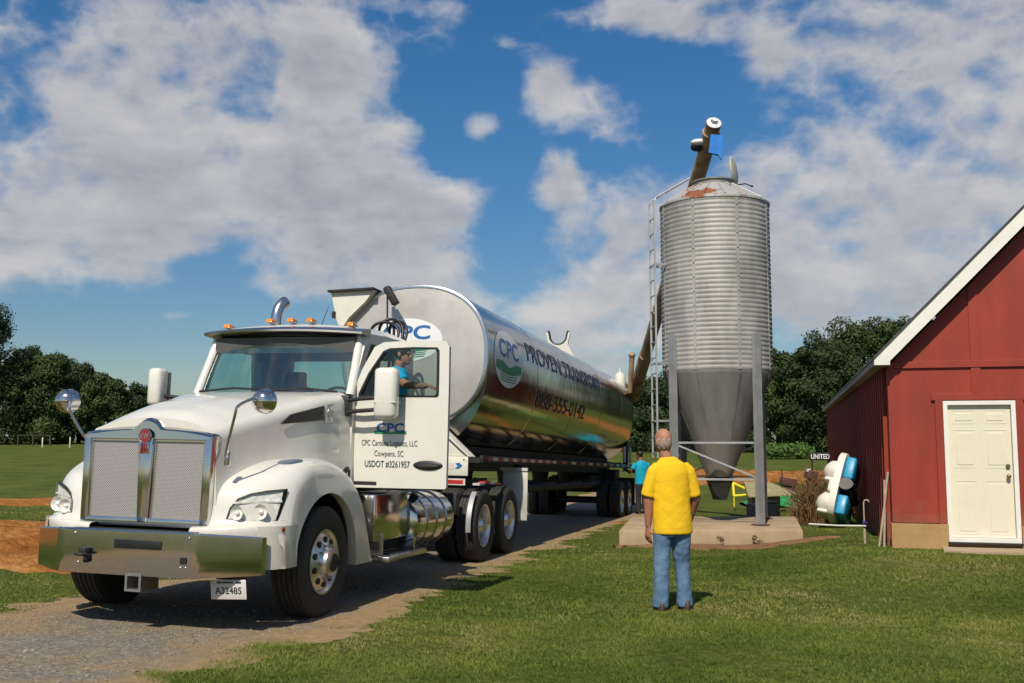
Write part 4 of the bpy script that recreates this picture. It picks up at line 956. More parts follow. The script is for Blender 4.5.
# white front apron with gussets
m = MB(); m.prism([(-.99, -.33, 1.20), (.99, -.33, 1.20), (.99, -.33, 1.475), (-.99, -.33, 1.475)], (0, .03, 0), bev=.005)
for sd in (1, -1):
    m.prism([(sd * .45, -.30, 1.48), (sd * 1.02, -.30, 1.48), (sd * .55, -.30, 1.90), (sd * .45, -.30, 1.95)], (0, .03, 0), bev=.005)
    m.prism([(sd * 1.03, -.35, 1.475), (sd * .55, -.35, 1.905), (sd * .52, -.35, 1.885), (sd * 1.0, -.35, 1.475)], (0, .25, 0))
ap = m.build('front_apron', 'cream_paint', trailer)
build_bm(text_bm('POLAR', .1, lambda u, v: (.72 + u, -.334, 1.335 + v), wide=.26), 'apron_letters', 'red_tape', ap) if False else None
m = MB(); m.prism([(.60, -.334, 1.29), (.78, -.334, 1.29), (.78, -.334, 1.38), (.60, -.334, 1.38)], (0, .002, 0), mi=0); m.prism([(.80, -.334, 1.30), (.86, -.334, 1.30), (.91, -.334, 1.345), (.86, -.334, 1.385), (.80, -.334, 1.375), (.84, -.334, 1.34)], (0, .002, 0), mi=1); m.build('apron_emblem', ['white_tape', 'blue_print'], ap, 0)
m = MB(); m.ball((.93, -.335, 1.43), (.012, .006, .012), seg=8); m.ball((.45, -.335, 1.43), (.012, .006, .012), seg=8); m.build('apron_bolt', 'black', ap)
# lamp bracket on the head, white guard plate
m = MB(); m.box((-.24, -.42, 3.83), (.10, .12, .30), rot=Matrix.Rotation(R(-32), 3, 'Y'), bev=.01); m.box((-.34, -.36, 3.93), (.06, .06, .10)); m.cyl((-.33, -.36, 3.9), (-.31, -.36, 3.3), .014, n=8); m.build('hose_bracket', 'dark_metal', trailer)
m = MB(); m.prism([(-1.33, -.20, 3.95), (-.62, -.20, 3.97), (-.75, -.20, 3.80), (-1.02, -.20, 3.55), (-1.14, -.20, 3.36), (-1.22, -.20, 3.52)], (0, 1.2, 0)); gd = m.build('guard_plate', 'cream_paint', trailer)
m = MB(); m.box((-.98, .35, 3.975), (.76, 1.24, .03), rot=Matrix.Rotation(R(-1.6), 3, 'Y')); m.box((-1.26, -.215, 3.60), (.05, .04, .1)); m.build('guard_edge', 'dark_metal', gd)
m = MB(); m.box((0, 6.5, 4.06), (.5, 11.5, .03)); 
for yy in (2.2, 5.0, 7.0, 10.4): m.lathe([(.28, 3.95), (.28, 4.08), (.24, 4.11), (0, 4.13)], origin=(0, yy, 0), n=20)
m.build('top_walkway', 'alu', trailer)
# cradle for the auger boom: a plate with a U cut in its top
def cradle(yc):
    a = [PI + PI * i / 10 for i in range(11)]
    pts = [(-.50, 3.8), (.55, 3.8), (.24, 4.35), (.30, 4.64), (.24, 4.66)] + [(.22 * math.cos(t), 4.56 + .22 * math.sin(t)) for t in a[::-1]] + [(-.24, 4.66), (-.30, 4.64), (-.24, 4.35)]
    m = MB(); m.prism([(x, yc, z) for x, z in pts], (0, .06, 0)); o = m.build('boom_cradle', 'cream_paint', trailer, 30)
    m = MB(); m.tube([(-.25, yc + .03, 4.68)] + [(.22 * math.cos(t), yc + .03, 4.56 + .22 * math.sin(t)) for t in a] + [(.25, yc + .03, 4.68)], .035, n=8); m.build('cradle_pad', 'black', o)
cradle(9.6)
# auger boom
TRi = TR.inverted()
base_w = at(636, 388, 28.2); head_w = at(714, 123, 19.6)
b0 = TRi @ base_w; b1 = TRi @ head_w; d = (b1 - b0).normalized()
m = MB(); m.cyl(b0 - d * .5, b0 + d * 1.6, .175, .175, n=20); m.cyl(b0 + d * 1.6, b1, .155, .155, n=20)
L_ = (b1 - b0).length
for t in np.linspace(1.6, L_ - .3, 5): m.cyl(b0 + d * t, b0 + d * (t + .05), .18, n=20)
boom = m.build('auger_boom', 'auger', trailer, 50)
rw = TRi.to_3x3()
right = (rw @ Vector((1, 0, 0))).normalized(); upw = (rw @ Vector((0, 0, 1))).normalized()
m = MB(); p = b1 - d * .1; m.lathe([(.10, 0), (.15, .02), (.15, .09), (.08, .12), (.08, .09)], origin=tuple(p + d * .02), axis=tuple(d), n=24); m.cyl(p + d * .06, p + d * .2, .05, n=12); m.build('boom_end_cap', 'white_print', boom)
m = MB(); p = b1 - d * .62; q = p - right * .20
m.ball(q + d * .08, (.17, .14, .075)); m.build('drive_motor', 'white_print', boom)
m = MB(); m.ball(q - upw * .03, (.15, .13, .09)); m.box(p - right * .1, (.2, .2, .2)); m.build('motor_mount', 'black', boom)
m = MB(); fo = at(716, 146, 19.3)
pts = [TRi @ (fo + Vector((x, 0, z))) for x, z in ((-.10, .24), (.15, .22), (.12, -.20), (.09, -.27), (.04, -.17), (-.15, -.13))]
m.prism(pts, rw @ Vector((.02, .10, 0))); m.build('spout_flap', 'blue_cloth', boom, 0)
m = MB(); pc = TRi @ at(632, 357, 27.6); pd = TRi @ at(630, 392, 28.0); m.cyl(pc, pd, .075, n=16); m.ball(pc + upw * .05, (.10, .10, .08)); m.build('lift_cylinder', 'auger', trailer)
m = MB(); pw = TRi @ at(620, 376, 28.0); m.lathe([(.16, -.45), (.15, 0), (.11, .08), (0, .10)], origin=tuple(pw), n=20); m.cyl(pw + upw * .08, pw + upw * .22, .035); m.build('turret', 'cream_paint', trailer)
m = MB(); m.box((.95, 14.15, 1.9), (.12, .3, 1.1), bev=.02); m.box((.4, 14.2, 2.4), (.9, .25, .25), bev=.02); m.build('boom_mount', 'dark_metal', trailer)
m = MB(); m.box((1.12, 12.9, 1.75), (.05, .12, .42), bev=.01); m.box((1.12, 13.9, 1.75), (.05, .12, .42), bev=.01); m.build('control_handle', 'white_print', trailer)

# ------------------------------------------------------------------ silo on its pad
px_, py_ = 3.97, 19.3
pad_pts = [(1.83, 17.36), (4.97, 17.3), (5.75, 20.5), (2.43, 20.55)]
m = MB(); m.prism([(x, y, -.35) for x, y in pad_pts], (0, 0, .46), bev=.025)
pad = tag(m.build('concrete_pad', 'concrete'), 'tan square concrete pad under the grain silo', 'concrete pad')
silo = tag(empty('feed_silo', (px_, py_, .112)), 'corrugated galvanised feed silo with cone hopper standing on steel legs', 'silo')
zb = .112
SR = 1.04; Z0, Z1 = 2.94 - zb, 6.20 - zb
prof = [];  nr = 37
for i in range(nr * 6 + 1):
    t = i / (nr * 6); prof.append((SR + .012 * (abs(math.sin(t * nr * PI)) ** .8), Z0 + (Z1 - Z0) * t))
m = MB(); m.lathe(prof, n=96); m.build('silo_wall', 'galv', silo, 60)
for a in np.linspace(0, 2 * PI, 9)[:-1]:
    m = MB(); c_, s_ = math.cos(a + .2), math.sin(a + .2)
    m.box((c_ * (SR + .008), s_ * (SR + .008), (Z0 + Z1) / 2), (.014, .05, Z1 - Z0 - .02), rot=Matrix.Rotation(a + .2, 3, 'Z')); m.build('wall_seam', 'galv', silo)
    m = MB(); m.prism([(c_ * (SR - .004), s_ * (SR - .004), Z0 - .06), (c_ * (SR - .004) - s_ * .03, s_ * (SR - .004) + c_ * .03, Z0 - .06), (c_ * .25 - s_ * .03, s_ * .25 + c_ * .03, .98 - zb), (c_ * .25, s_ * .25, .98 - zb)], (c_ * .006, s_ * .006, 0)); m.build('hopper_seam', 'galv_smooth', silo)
m = MB()
for a in np.linspace(0, 2 * PI, 9)[:-1]:
    for k in range(12): m.ball(((SR + .02) * math.cos(a + .2), (SR + .02) * math.sin(a + .2), Z0 + .12 + k * .27), .016, seg=6)
m.build('wall_bolt', 'galv_post', silo)
m = MB(); m.lathe([(SR + .025, Z1 - .03), (SR + .025, Z1 + .01), (.41, Z1 + .40), (.40, Z1 + .40)], n=64)
for a in np.linspace(0, 2 * PI, 17)[:-1]:
    m.tube([((SR + .02) * math.cos(a), (SR + .02) * math.sin(a), Z1 + .02), (.42 * math.cos(a), .42 * math.sin(a), Z1 + .405)], .018, n=6)
m.build('silo_roof', 'roof_rust', silo, 30)
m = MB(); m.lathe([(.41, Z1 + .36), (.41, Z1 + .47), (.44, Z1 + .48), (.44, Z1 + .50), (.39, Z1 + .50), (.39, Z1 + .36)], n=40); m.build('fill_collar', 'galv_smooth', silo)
m = MB(); lc = Vector((.40, -.05, Z1 + .70)); m.lathe([(0, .05), (.2, .04), (.30, .0), (.31, -.02), (.30, -.03), (0, 0)], origin=tuple(lc), axis=(.92, -.38, .1), n=32); lid = m.build('silo_lid', 'lid_plastic', silo)
m = MB(); m.tube([(.42, 0, Z1 + .44), (.62, -.02, Z1 + .47), (.75, -.02, Z1 + .42)], .012, n=6); m.ball((.75, -.02, Z1 + .42), .025, seg=8); m.build('lid_latch', 'dark_metal', silo)
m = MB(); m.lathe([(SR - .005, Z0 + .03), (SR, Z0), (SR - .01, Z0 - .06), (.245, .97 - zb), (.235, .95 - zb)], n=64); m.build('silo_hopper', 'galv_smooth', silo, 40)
m = MB(); m.lathe([(.30, .97 - zb), (.30, .94 - zb), (.24, .94 - zb)], n=4); 
m.lathe([(.34, .93 - zb), (.34, .89 - zb), (.30, .88 - zb), (.17, .56 - zb), (.17, .52 - zb), (.15, .52 - zb)], n=4); m.build('hopper_boot', 'dark_metal', silo, 20)
LEG = []
for a in (R(-61), R(-150), R(29), R(119)):
    c_ = Vector((1.10 * math.cos(a), 1.10 * math.sin(a), 0)); LEG.append((a, c_))
    rt_ = Matrix.Rotation(a, 3, 'Z')
    m = MB(); h = 3.62 - zb
    m.box(c_ + rt_ @ Vector((.03, 0, h / 2)), (.012, .15, h), rot=rt_)
    for s_ in (-1, 1): m.box(c_ + rt_ @ Vector((-.01, s_ * .069, h / 2)), (.07, .012, h), rot=rt_)
    m.box(c_ + Vector((0, 0, .012)), (.26, .22, .02), rot=rt_, mi=1)
    m.build('silo_leg', ['galv_post', 'rust_box'], silo, 20)
order = [0, 1, 3, 2]
for i in range(4):
    a, b = LEG[order[i]][1], LEG[order[(i + 1) % 4]][1]
    if order[i] == 2: pass
    m = MB()
    for z in (1.60 - zb, .93 - zb): m.tube([a * .98 + Vector((0, 0, z)), b * .98 + Vector((0, 0, z))], .026, n=4)
    m.build('cross_bar', 'galv_post', silo, 20)
    m = MB(); m.tube([b * .99 + Vector((0, 0, 1.58 - zb)), a * .99 + Vector((0, 0, .95 - zb))], .022, n=4); m.build('diagonal_brace', 'galv_post' if i == 0 else 'galv_post', silo, 20)
lad = MB()
ra = [Vector((1.275 * math.cos(R(t)), 1.275 * math.sin(R(t)), 0)) for t in (182, 196)]
for v in ra: lad.box(v + Vector((0, 0, (6.25 - zb + 1.2) / 2)), (.035, .035, 6.25 - zb - 1.2))
for z in np.arange(1.3, 6.1, .3): lad.cyl(ra[0] + Vector((0, 0, z)), ra[1] + Vector((0, 0, z)), .012, n=6)
for z in (1.9, 3.0, 4.9): 
    for v in ra: lad.box(v * .9 + Vector((0, 0, z)), (.30, .03, .04), rot=Matrix.Rotation(R(190), 3, 'Z'))
for v in ra: lad.tube([v + Vector((0, 0, 6.2 - zb)), v * .97 + Vector((0, 0, 6.32 - zb)), v * .40 + Vector((0, 0, 6.75 - zb))], .016, n=6)
for t in (.9, .75, .6, .45): lad.cyl(ra[0] * t + Vector((0, 0, 6.32 - zb + (.97 - t) * .75)), ra[1] * t + Vector((0, 0, 6.32 - zb + (.97 - t) * .75)), .012, n=6)
lad.build('ladder', 'galv_post', silo, 20)

# ------------------------------------------------------------------ barn
BM = frame_matrix((5.72, 15.2, 0), YAW, 0, 0)
barn = tag(empty('red_barn', matrix=BM), 'red board barn with steep roof and white panel door', 'barn')
BWID, BLEN, BEAVE, BSL = 7.4, 25.2, 2.76, 1.02
BR_ = BEAVE + BSL * BWID / 2
# front wall pieces round the door opening
DX0, DX1, DZ0, DZ1 = .775, 1.72, .19, 2.20
m = MB()
wall_t = .12
def wallpiece(pts): m.prism([(x, 0, z) for x, z in pts], (0, wall_t, 0))
zr = lambda x: BEAVE + BSL * (x if x < BWID / 2 else BWID - x)
wallpiece([(0, .42), (DX0, .42), (DX0, zr(DX0)), (0, zr(0))])
wallpiece([(DX0, DZ1), (DX1, DZ1), (DX1, zr(DX1)), (DX0, zr(DX0))])
wallpiece([(DX1, .42), (BWID, .42), (BWID, zr(BWID)), (BWID / 2, BR_), (DX1, zr(DX1))])
m.box((BWID - .06, BLEN / 2 + .06, 1.22), (.12, BLEN - .12, 3.2)); m.box((.06, BLEN / 2 + .06, 1.22), (.12, BLEN - .12, 3.2))
m.prism([(0, BLEN - .1, .42), (BWID, BLEN - .1, .42), (BWID, BLEN - .1, zr(BWID)), (BWID / 2, BLEN - .1, BR_), (0, BLEN - .1, zr(0))], (0, .1, 0))
m.build('wall', 'barn_red', barn, 20)
m = MB()
m.box((.06, -.012, 1.62), (.14, .024, 2.40), bev=.003)
m.box((.41, -.010, .475), (.66, .022, .11), bev=.003); m.box((4.6, -.010, .475), (5.55, .022, .11), bev=.003)
m.box((3.7, -.018, 2.78), (7.35, .034, .10), bev=.003)
for x in (1.23, 2.44, 3.66, 4.88, 6.1): m.prism([(x - .065, -.002, 2.345 if x < 2 else .55), (x + .065, -.002, 2.345 if x < 2 else .55), (x + .065, -.002, zr(x + .065) - .02), (x - .065, -.002, zr(x - .065) - .02)], (0, -.022, 0))
m.box((DX0 - .075, -.02, 1.24), (.11, .04, 2.20), bev=.003); m.box((DX1 + .075, -.02, 1.24), (.11, .04, 2.20), bev=.003); m.box(((DX0 + DX1) / 2, -.021, 2.29), (1.30, .042, .10), bev=.003)
m.build('wall_trim', 'barn_red', barn, 20)
m = MB()
for y in np.arange(.42, BLEN - .2, .42): m.box((-.03, y, 1.25), (.06, .10, 3.06), bev=.004)
m.build('wall_batten', 'barn_red', barn, 20)
m = MB(); m.box((DX0 / 2 - .02, .04, .05), (DX0 + .02, .2, .72), bev=.008); m.box((4.6, .04, .05), (5.7, .2, .72), bev=.008); m.box((1.25, .06, -.09), (1.0, .2, .44), bev=.008); m.build('foundation', 'found', barn, 20)
# door
m = MB(); oo = [(DX0 - .02, -.045, DZ0 - .03), (DX1 + .02, -.045, DZ0 - .03), (DX1 + .02, -.045, DZ1 + .03), (DX0 - .02, -.045, DZ1 + .03)]
ii = [(DX0 + .04, -.045, DZ0 + .03), (DX1 - .04, -.045, DZ0 + .03), (DX1 - .04, -.045, DZ1 - .03), (DX0 + .04, -.045, DZ1 - .03)]
m.ring(oo, ii, (0, .12, 0)); m.build('door_frame', 'trim_white', barn, 20)
m = MB(); xc = (DX0 + DX1) / 2; m.box((xc, .035, 1.20), (DX1 - DX0 - .09, .04, 1.95))
pw_ = (DX1 - DX0 - .09)
for sx in (-.235, .235):
    for z, hh in ((1.99, .20), (1.52, .56), (.66, .78)):
        q = lambda k: [(xc + sx * .9 - .155 * k, .015, z - hh / 2 * (1 - (1 - k) * .31 / hh)), (xc + sx * .9 + .155 * k, .015, z - hh / 2 * (1 - (1 - k) * .31 / hh)), (xc + sx * .9 + .155 * k, .015, z + hh / 2 * (1 - (1 - k) * .31 / hh)), (xc + sx * .9 - .155 * k, .015, z + hh / 2 * (1 - (1 - k) * .31 / hh))]
        m.ring(q(1), q(.95), (0, -.004, 0)); m.box((xc + sx * .9, .013, z), (.22, .009, hh - .09), bev=.004)
dr = m.build('barn_door', 'door_white', barn, 20)
m = MB(); m.ball((DX1 - .11, -.035, 1.12), (.032, .035, .032), seg=14); m.cyl((DX1 - .11, .02, 1.12), (DX1 - .11, -.03, 1.12), .014); m.cyl((DX1 - .11, .016, 1.27), (DX1 - .11, -.015, 1.27), .03, n=16); m.build('handle', 'brass', dr)
m = MB(); m.box((xc, -.05, DZ0 - .045), (1.0, .16, .03), bev=.004); m.build('door_sill', 'dark_metal', barn)
# roof: two slabs, rake boards, eave fascia and soffit
OV = .21
def slab(x0, x1, z0, z1, y0, y1, t): return [(x0, y0, z0), (x1, y0, z1), (x1, y0, z1 + t), (x0, y0, z0 + t)], (0, y1 - y0, 0)
m = MB()
ez = 2.845
m.prism(*slab(-OV, BWID / 2, ez, ez + BSL * (BWID / 2 + OV), -.265, BLEN + .3, .045)); m.prism(*slab(BWID + OV, BWID / 2 + .001, ez, ez + BSL * (BWID / 2 + OV), -.265, BLEN + .3, .045)); m.build('roof', 'shingle', barn, 20)
m = MB()
for sgn in (0, 1):
    X = (lambda x: x) if sgn == 0 else (lambda x: BWID - x)
    pts = [(X(-OV - .0), ez - .005), (X(BWID / 2), ez - .005 + BSL * (BWID / 2 + OV)), (X(BWID / 2), ez - .245 + BSL * (BWID / 2 + OV)), (X(.012), ez - .245 + BSL * (OV + .012)), (X(.012), ez - .075), (X(-OV - .0), ez - .075)]
    m.prism([(x, -.285, z) for x, z in pts], (0, .03, 0))
m.build('rake_board', 'trim_white', barn, 20)
m = MB(); m.box((-OV + .015, BLEN / 2 + .02, ez - .04), (.03, BLEN + .54, .078)); m.box((BWID + OV - .015, BLEN / 2 + .02, ez - .04), (.03, BLEN + .54, .078)); m.build('fascia', 'soffit', barn, 20)
m = MB(); m.box((-OV / 2 + .018, BLEN / 2 + .02, ez - .068), (OV - .0, BLEN + .54, .018)); m.box((BWID + OV / 2 - .018, BLEN / 2 + .02, ez - .068), (OV, BLEN + .54, .018)); m.build('soffit', 'soffit', barn, 20)
# concrete apron before the door
def bw(x, y):
    v = BM @ Vector((x, y, 0)); return v.x, v.y
m = MB(); rows = []
for y in np.linspace(-.62, -.04, 5): rows.append([(*bw(x, y), g1(*bw(x, y)) + .03 + .02 * (y + .62)) for x in np.linspace(.62 + .1 * (y + .5), 3.4, 12)])
m.grid(rows); m.grid([[(a, b, c - .2) for a, b, c in rows[0]], rows[0]]); m.grid([[r[0] for r in rows], [(r[0][0], r[0][1], r[0][2] - .2) for r in rows]])
tag(m.build('door_apron', 'concrete', None, 30), 'weathered concrete apron before the barn door', 'pavement', kind='structure')

# ------------------------------------------------------------------ things beside the barn
pb = at(832, 522, 19.9); pt = at(847, 458, 20.3)
ax = (pt - pb); Lb = ax.length; az = ax.normalized(); axx = Vector((.90, -.43, 0)); axx = (axx - az * axx.dot(az)).normalized(); ay = az.cross(axx)
BT = Matrix((axx, ay, az)).transposed().to_4x4(); BT = BT @ Matrix.Diagonal((1.2, 1.2, 1, 1)); BT.translation = pb
boat = tag(empty('pedal_boat', matrix=BT), 'white and blue pedal boat tipped on end against the barn side', 'pedal boat')
m = MB(); q = []
for a in np.linspace(0, 2 * PI, 40, endpoint=False):
    c_, s_ = math.cos(a), math.sin(a); q.append((0, .42 * math.copysign(abs(s_) ** .5, s_), Lb / 2 + Lb / 2 * math.copysign(abs(c_) ** .5, c_)))
m.prism([(-.05, y, z) for _, y, z in q], (.11, 0, 0), bev=.02); m.build('deck', 'boat_white', boat, 40)
for z, r_ in ((Lb * .24, .22), (Lb * .73, .22)):
    m = MB(); m.lathe([(.10, .12), (.19, .10), (.23, .0), (.24, -.10), (.215, -.20), (.12, -.27), (0, -.28)], origin=(-.02, 0, z), axis=(1, 0, -.15), n=28); m.box((-.16, .0, z - .20), (.18, .36, .08), bev=.03); m.build('seat', 'boat_white', boat, 60)
m = MB(); m.box((-.09, 0, Lb * .48), (.12, .5, .28), bev=.04); m.build('footwell', 'boat_white', boat)
for z, hh in ((Lb * .20, .40), (Lb * .76, .46)):
    m = MB(); m.box((.14, 0, z), (.16, .60, hh), bev=.03); m.build('float', 'boat_blue', boat, 50)
m = MB(); m.box((.18, 0, Lb * .48), (.16, .5, .24), bev=.02); m.cyl((.15, -.4, Lb * .48), (.15, .4, Lb * .48), .12, n=16); m.build('paddle_wheel', 'black', boat)
p0, p1 = at(809, 524, 16.6), at(866, 526, 15.9)
m = MB(); m.tube([tuple(p0), tuple((p0 + p1) / 2 + Vector((0, 0, -.01))), tuple(p1)], .015, n=10); tag(m.build('plastic_pipe', 'pvc'), 'thin white plastic pipe lying level between boat and standpipe', 'pipe')
b0_ = at(865, 543, 15.95); t0 = at(867, 500, 15.95)
sp_ = tag(empty('water_standpipe', (b0_.x, b0_.y, g1(b0_.x, b0_.y) - .05)), 'slim white water standpipe with blue valve before the barn side', 'standpipe')
hh = t0.z - sp_.location.z
m = MB(); m.tube([(0, 0, 0), (0, 0, hh * .45)], .022, n=10); m.tube([(0, 0, hh * .3), (.0, 0, hh * .95), (.02, 0, hh), (.06, -.02, hh), (.075, -.02, hh - .03)], .012, n=8); m.build('pipe', 'stick', sp_, 60)
m = MB(); m.box((0, 0, hh * .5), (.05, .05, .09), bev=.012); m.box((0, -.04, hh * .52), (.08, .02, .02)); m.build('valve', 'navy_print', sp_)
for (x0, x1, lab) in ((879, 888, 'pale wooden pole leaning on the barn, its foot nearer the boat'), (884, 884.5, 'pale wooden pole leaning nearly upright by the barn corner')):
    a = at(x0, 541, 15.35); b = at(x1, 472 if x0 < 880 else 480, 15.5); a.z = g1(a.x, a.y)
    m = MB(); m.tube([a, (a + b) / 2 + Vector((.006, 0, 0)), b], .018, n=8)
    o = m.build('leaning_pole', 'stick', None, 60); tag(o, lab, 'pole', 'poles leaning on the barn')

# clutter behind the silo
a = at(733, 483, 29.2); b = at(734, 496, 28.9); c_ = at(757, 494, 28.6)
m = MB(); [m.cyl(p_, q_, .036, n=8) for p_, q_ in ((a, b), (b, c_), (c_, a))]; m.cyl(b, b - Vector((0, 0, .3)), .02, n=6); tag(m.build('hitch_frame', 'yellow', None, 30), 'bright yellow triangular steel hitch frame behind the silo leg', 'hitch frame')
c_ = at(763, 508, 22.6); gr0 = g1(c_.x, c_.y)
m = MB(); m.box((c_.x, c_.y, gr0 + .25), (.55, .6, .5), rot=Matrix.Rotation(R(14), 3, 'Z'), bev=.04); m.box((c_.x + .1, c_.y, gr0 + .54), (.4, .4, .06), rot=Matrix.Rotation(R(10), 3, 'Z'), bev=.02); tag(m.build('concrete_block', 'block', None, 30), 'rough grey concrete block on the grass behind the right silo leg', 'block')
c_ = at(768, 492, 28.0)
m = MB(); m.prism([c_ + Vector((-.55, 0, -.15)), c_ + Vector((.85, -.1, -.08)), c_ + Vector((.35, .9, .18)), c_ + Vector((-.45, .9, .22))], (0, 0, .03)); m.box(c_ + Vector((0, .5, -.28)), (.8, .5, .5)); tag(m.build('weathered_sheet', 'plywood', None, 20), 'sloping olive grey sheet laid over a crate beside the block', 'sheet')
c_ = at(780, 487, 31); gr0 = g1(c_.x, c_.y)
m = MB(); rows = [[(c_.x + u, c_.y + v, gr0 + .28 - .25 * (max(abs(u) / 1.1, abs(v) / .9)) ** 2.5 + .05 * math.sin(5 * u + 3 * v)) for u in np.linspace(-1.1, 1.1, 18)] for v in np.linspace(-.9, .9, 14)]
m.grid(rows); tag(m.build('tarpaulin', 'tarp_green', None, 40), 'green tarpaulin spread over a low heap on the grass', 'tarpaulin')
c_ = at(788, 482, 31.6); gr0 = g1(c_.x, c_.y); 
m = MB(); m.box((c_.x, c_.y, c_.z), (.45, .4, .24), rot=Matrix.Rotation(R(8), 3, 'Y'), bev=.02); m.box((c_.x, c_.y, (c_.z - .1 + gr0) / 2), (.35, .3, max(.1, c_.z - .1 - gr0))); m.cyl((c_.x - .18, c_.y, c_.z + .1), (c_.x - .18, c_.y, c_.z + .4), .02, n=6); tag(m.build('rusty_box', 'rust_box', None, 30), 'rusty dark red metal box with a short stake behind the tarpaulin', 'metal box')
c_ = at(796, 493, 29.6); m = MB(); m.box((c_.x, c_.y, g1(c_.x, c_.y) + .24), (.32, .2, .05), bev=.01); m.box((c_.x, c_.y, g1(c_.x, c_.y) + .1), (.26, .16, .22)); tag(m.build('white_tub', 'pvc', None, 30), 'small pale plastic tub in front of the tarpaulin', 'tub')
c_ = at(811, 475, 25.5); m = MB(); m.box((c_.x, c_.y, c_.z), (.24, .4, .2), rot=Matrix.Rotation(R(20), 3, 'Y'), bev=.02); m.box((c_.x, c_.y, c_.z / 2 - .15), (.18, .25, c_.z + .1)); m.box((c_.x - .08, c_.y - .05, c_.z + .12), (.1, .1, .07), mi=1); tag(m.build('wooden_crate', ['rust_box', 'cream_paint'], None, 30), 'dark wooden crate half hidden in the dead brush', 'crate')
# lettered board seen over the brush
c_ = at(820, 456.5, 25.5); sg = tag(empty('lettered_sign', (c_.x, c_.y, 0)), 'small dark board with white letters beside the barn', 'sign')
m = MB(); m.box((0, 0, c_.z), (.52, .03, .2), bev=.004); m.cyl((-.2, .02, -.1), (-.2, .02, c_.z - .09), .02, n=6); m.cyl((.2, .02, -.1), (.2, .02, c_.z - .09), .02, n=6); m.build('board', 'dark_metal', sg)
build_bm(text_bm('UNITED', .17, lambda u, v: (u, -.02, c_.z + v), wide=.47, bold=.004), 'letters', 'white_print', sg)

# ------------------------------------------------------------------ plants
def leaf_cloud(name, mats, lobes, n, size, parent=None, twigs=None, flat=0.5, jag=1.0):
    """uneven crown: leaf clumps spread through and over many lobes"""
    w = np.array([l[3] * l[4] * l[5] for l in lobes]) ** (2 / 3); w = w / w.sum()
    k = rng.choice(len(lobes), n, p=w); Lb_ = np.array(lobes)[k]
    d = rng.normal(size=(n, 3)); d /= np.linalg.norm(d, axis=1)[:, None]
    rr = (0.55 + 0.5 * rng.random(n) ** 0.6) * (1 + 0.12 * jag * rng.normal(size=n))
    P_ = Lb_[:, :3] + d * Lb_[:, 3:6] * rr[:, None]
    nn = d + flat * rng.normal(size=(n, 3)); nn /= np.linalg.norm(nn, axis=1)[:, None]
    u = np.cross(nn, rng.normal(size=(n, 3))); u /= np.linalg.norm(u, axis=1)[:, None]; v = np.cross(nn, u)
    s = size * (0.5 + rng.random(n))[:, None]; a_ = (0.6 + 0.7 * rng.random(n))[:, None]
    V = np.stack([P_ - u * s, P_ - v * s * a_ * .6 + nn * s * .15, P_ + u * s, P_ + v * s * a_ * .6 + nn * s * .1], 1).reshape(-1, 3)
    Fc = np.arange(4 * n).reshape(-1, 4)
    me = bpy.data.meshes.new(name); me.from_pydata(V.tolist(), [], Fc.tolist())
    return link(name, me, mats, parent, 0)
def tree(px, ptop, D, width, label, leaf='leaf_dark', n=5200, size=.36, base=None, group='trees along the field edge', low=.12):
    tp = at(px, ptop, D); x, y = tp.x, tp.y; g = g1(x, y); h = tp.z - g
    t = tag(empty('tree', (x, y, g)), label, 'tree', group)
    W_ = width / 2; lobes = []
    nl = 26
    for i in range(nl):
        z = h * (low + (.86 - low) * (i + .5) / nl); k = math.sin(PI * min(1, max(.3, (z / h - low + .25) / (1.19 - low)))) ** .7
        a = random.uniform(0, 2 * PI); r_ = W_ * k * random.uniform(.3, .88); s = W_ * random.uniform(.18, .36)
        lobes.append((r_ * math.cos(a), r_ * math.sin(a), z, s, s, min(s * .8, h * .16)))
    lobes.append((0, 0, h * .45, W_ * .55, W_ * .55, h * .36))
    for i in range(8):
        a = random.uniform(0, 2 * PI); s = W_ * random.uniform(.16, .28); q_ = random.uniform(.05, .55); lobes.append((W_ * q_ * math.cos(a), W_ * q_ * math.sin(a), h * random.uniform(.74, .93), s, s, min(s, h * .09)))
    leaf_cloud('crown', leaf, lobes, n, size, t)
    m = MB(); m.tube([(0, 0, -.3), (.05, .02, h * .25), (-.05, .05, h * .5), (.08, 0, h * .8)], [h * .03, h * .022, h * .015, h * .005], n=8)
    for i in range(6):
        a = random.uniform(0, 2 * PI); z = h * random.uniform(.2, .55); m.tube([(0, 0, z), (W_ * .3 * math.cos(a), W_ * .3 * math.sin(a), z + h * .12), (W_ * .55 * math.cos(a), W_ * .55 * math.sin(a), z + h * .2)], [h * .01, h * .007, h * .003], n=6)
    m.build('trunk', 'bark', t)
    return t
G1 = 'trees along the far left field edge'; G2 = 'trees beyond the silo and barn'
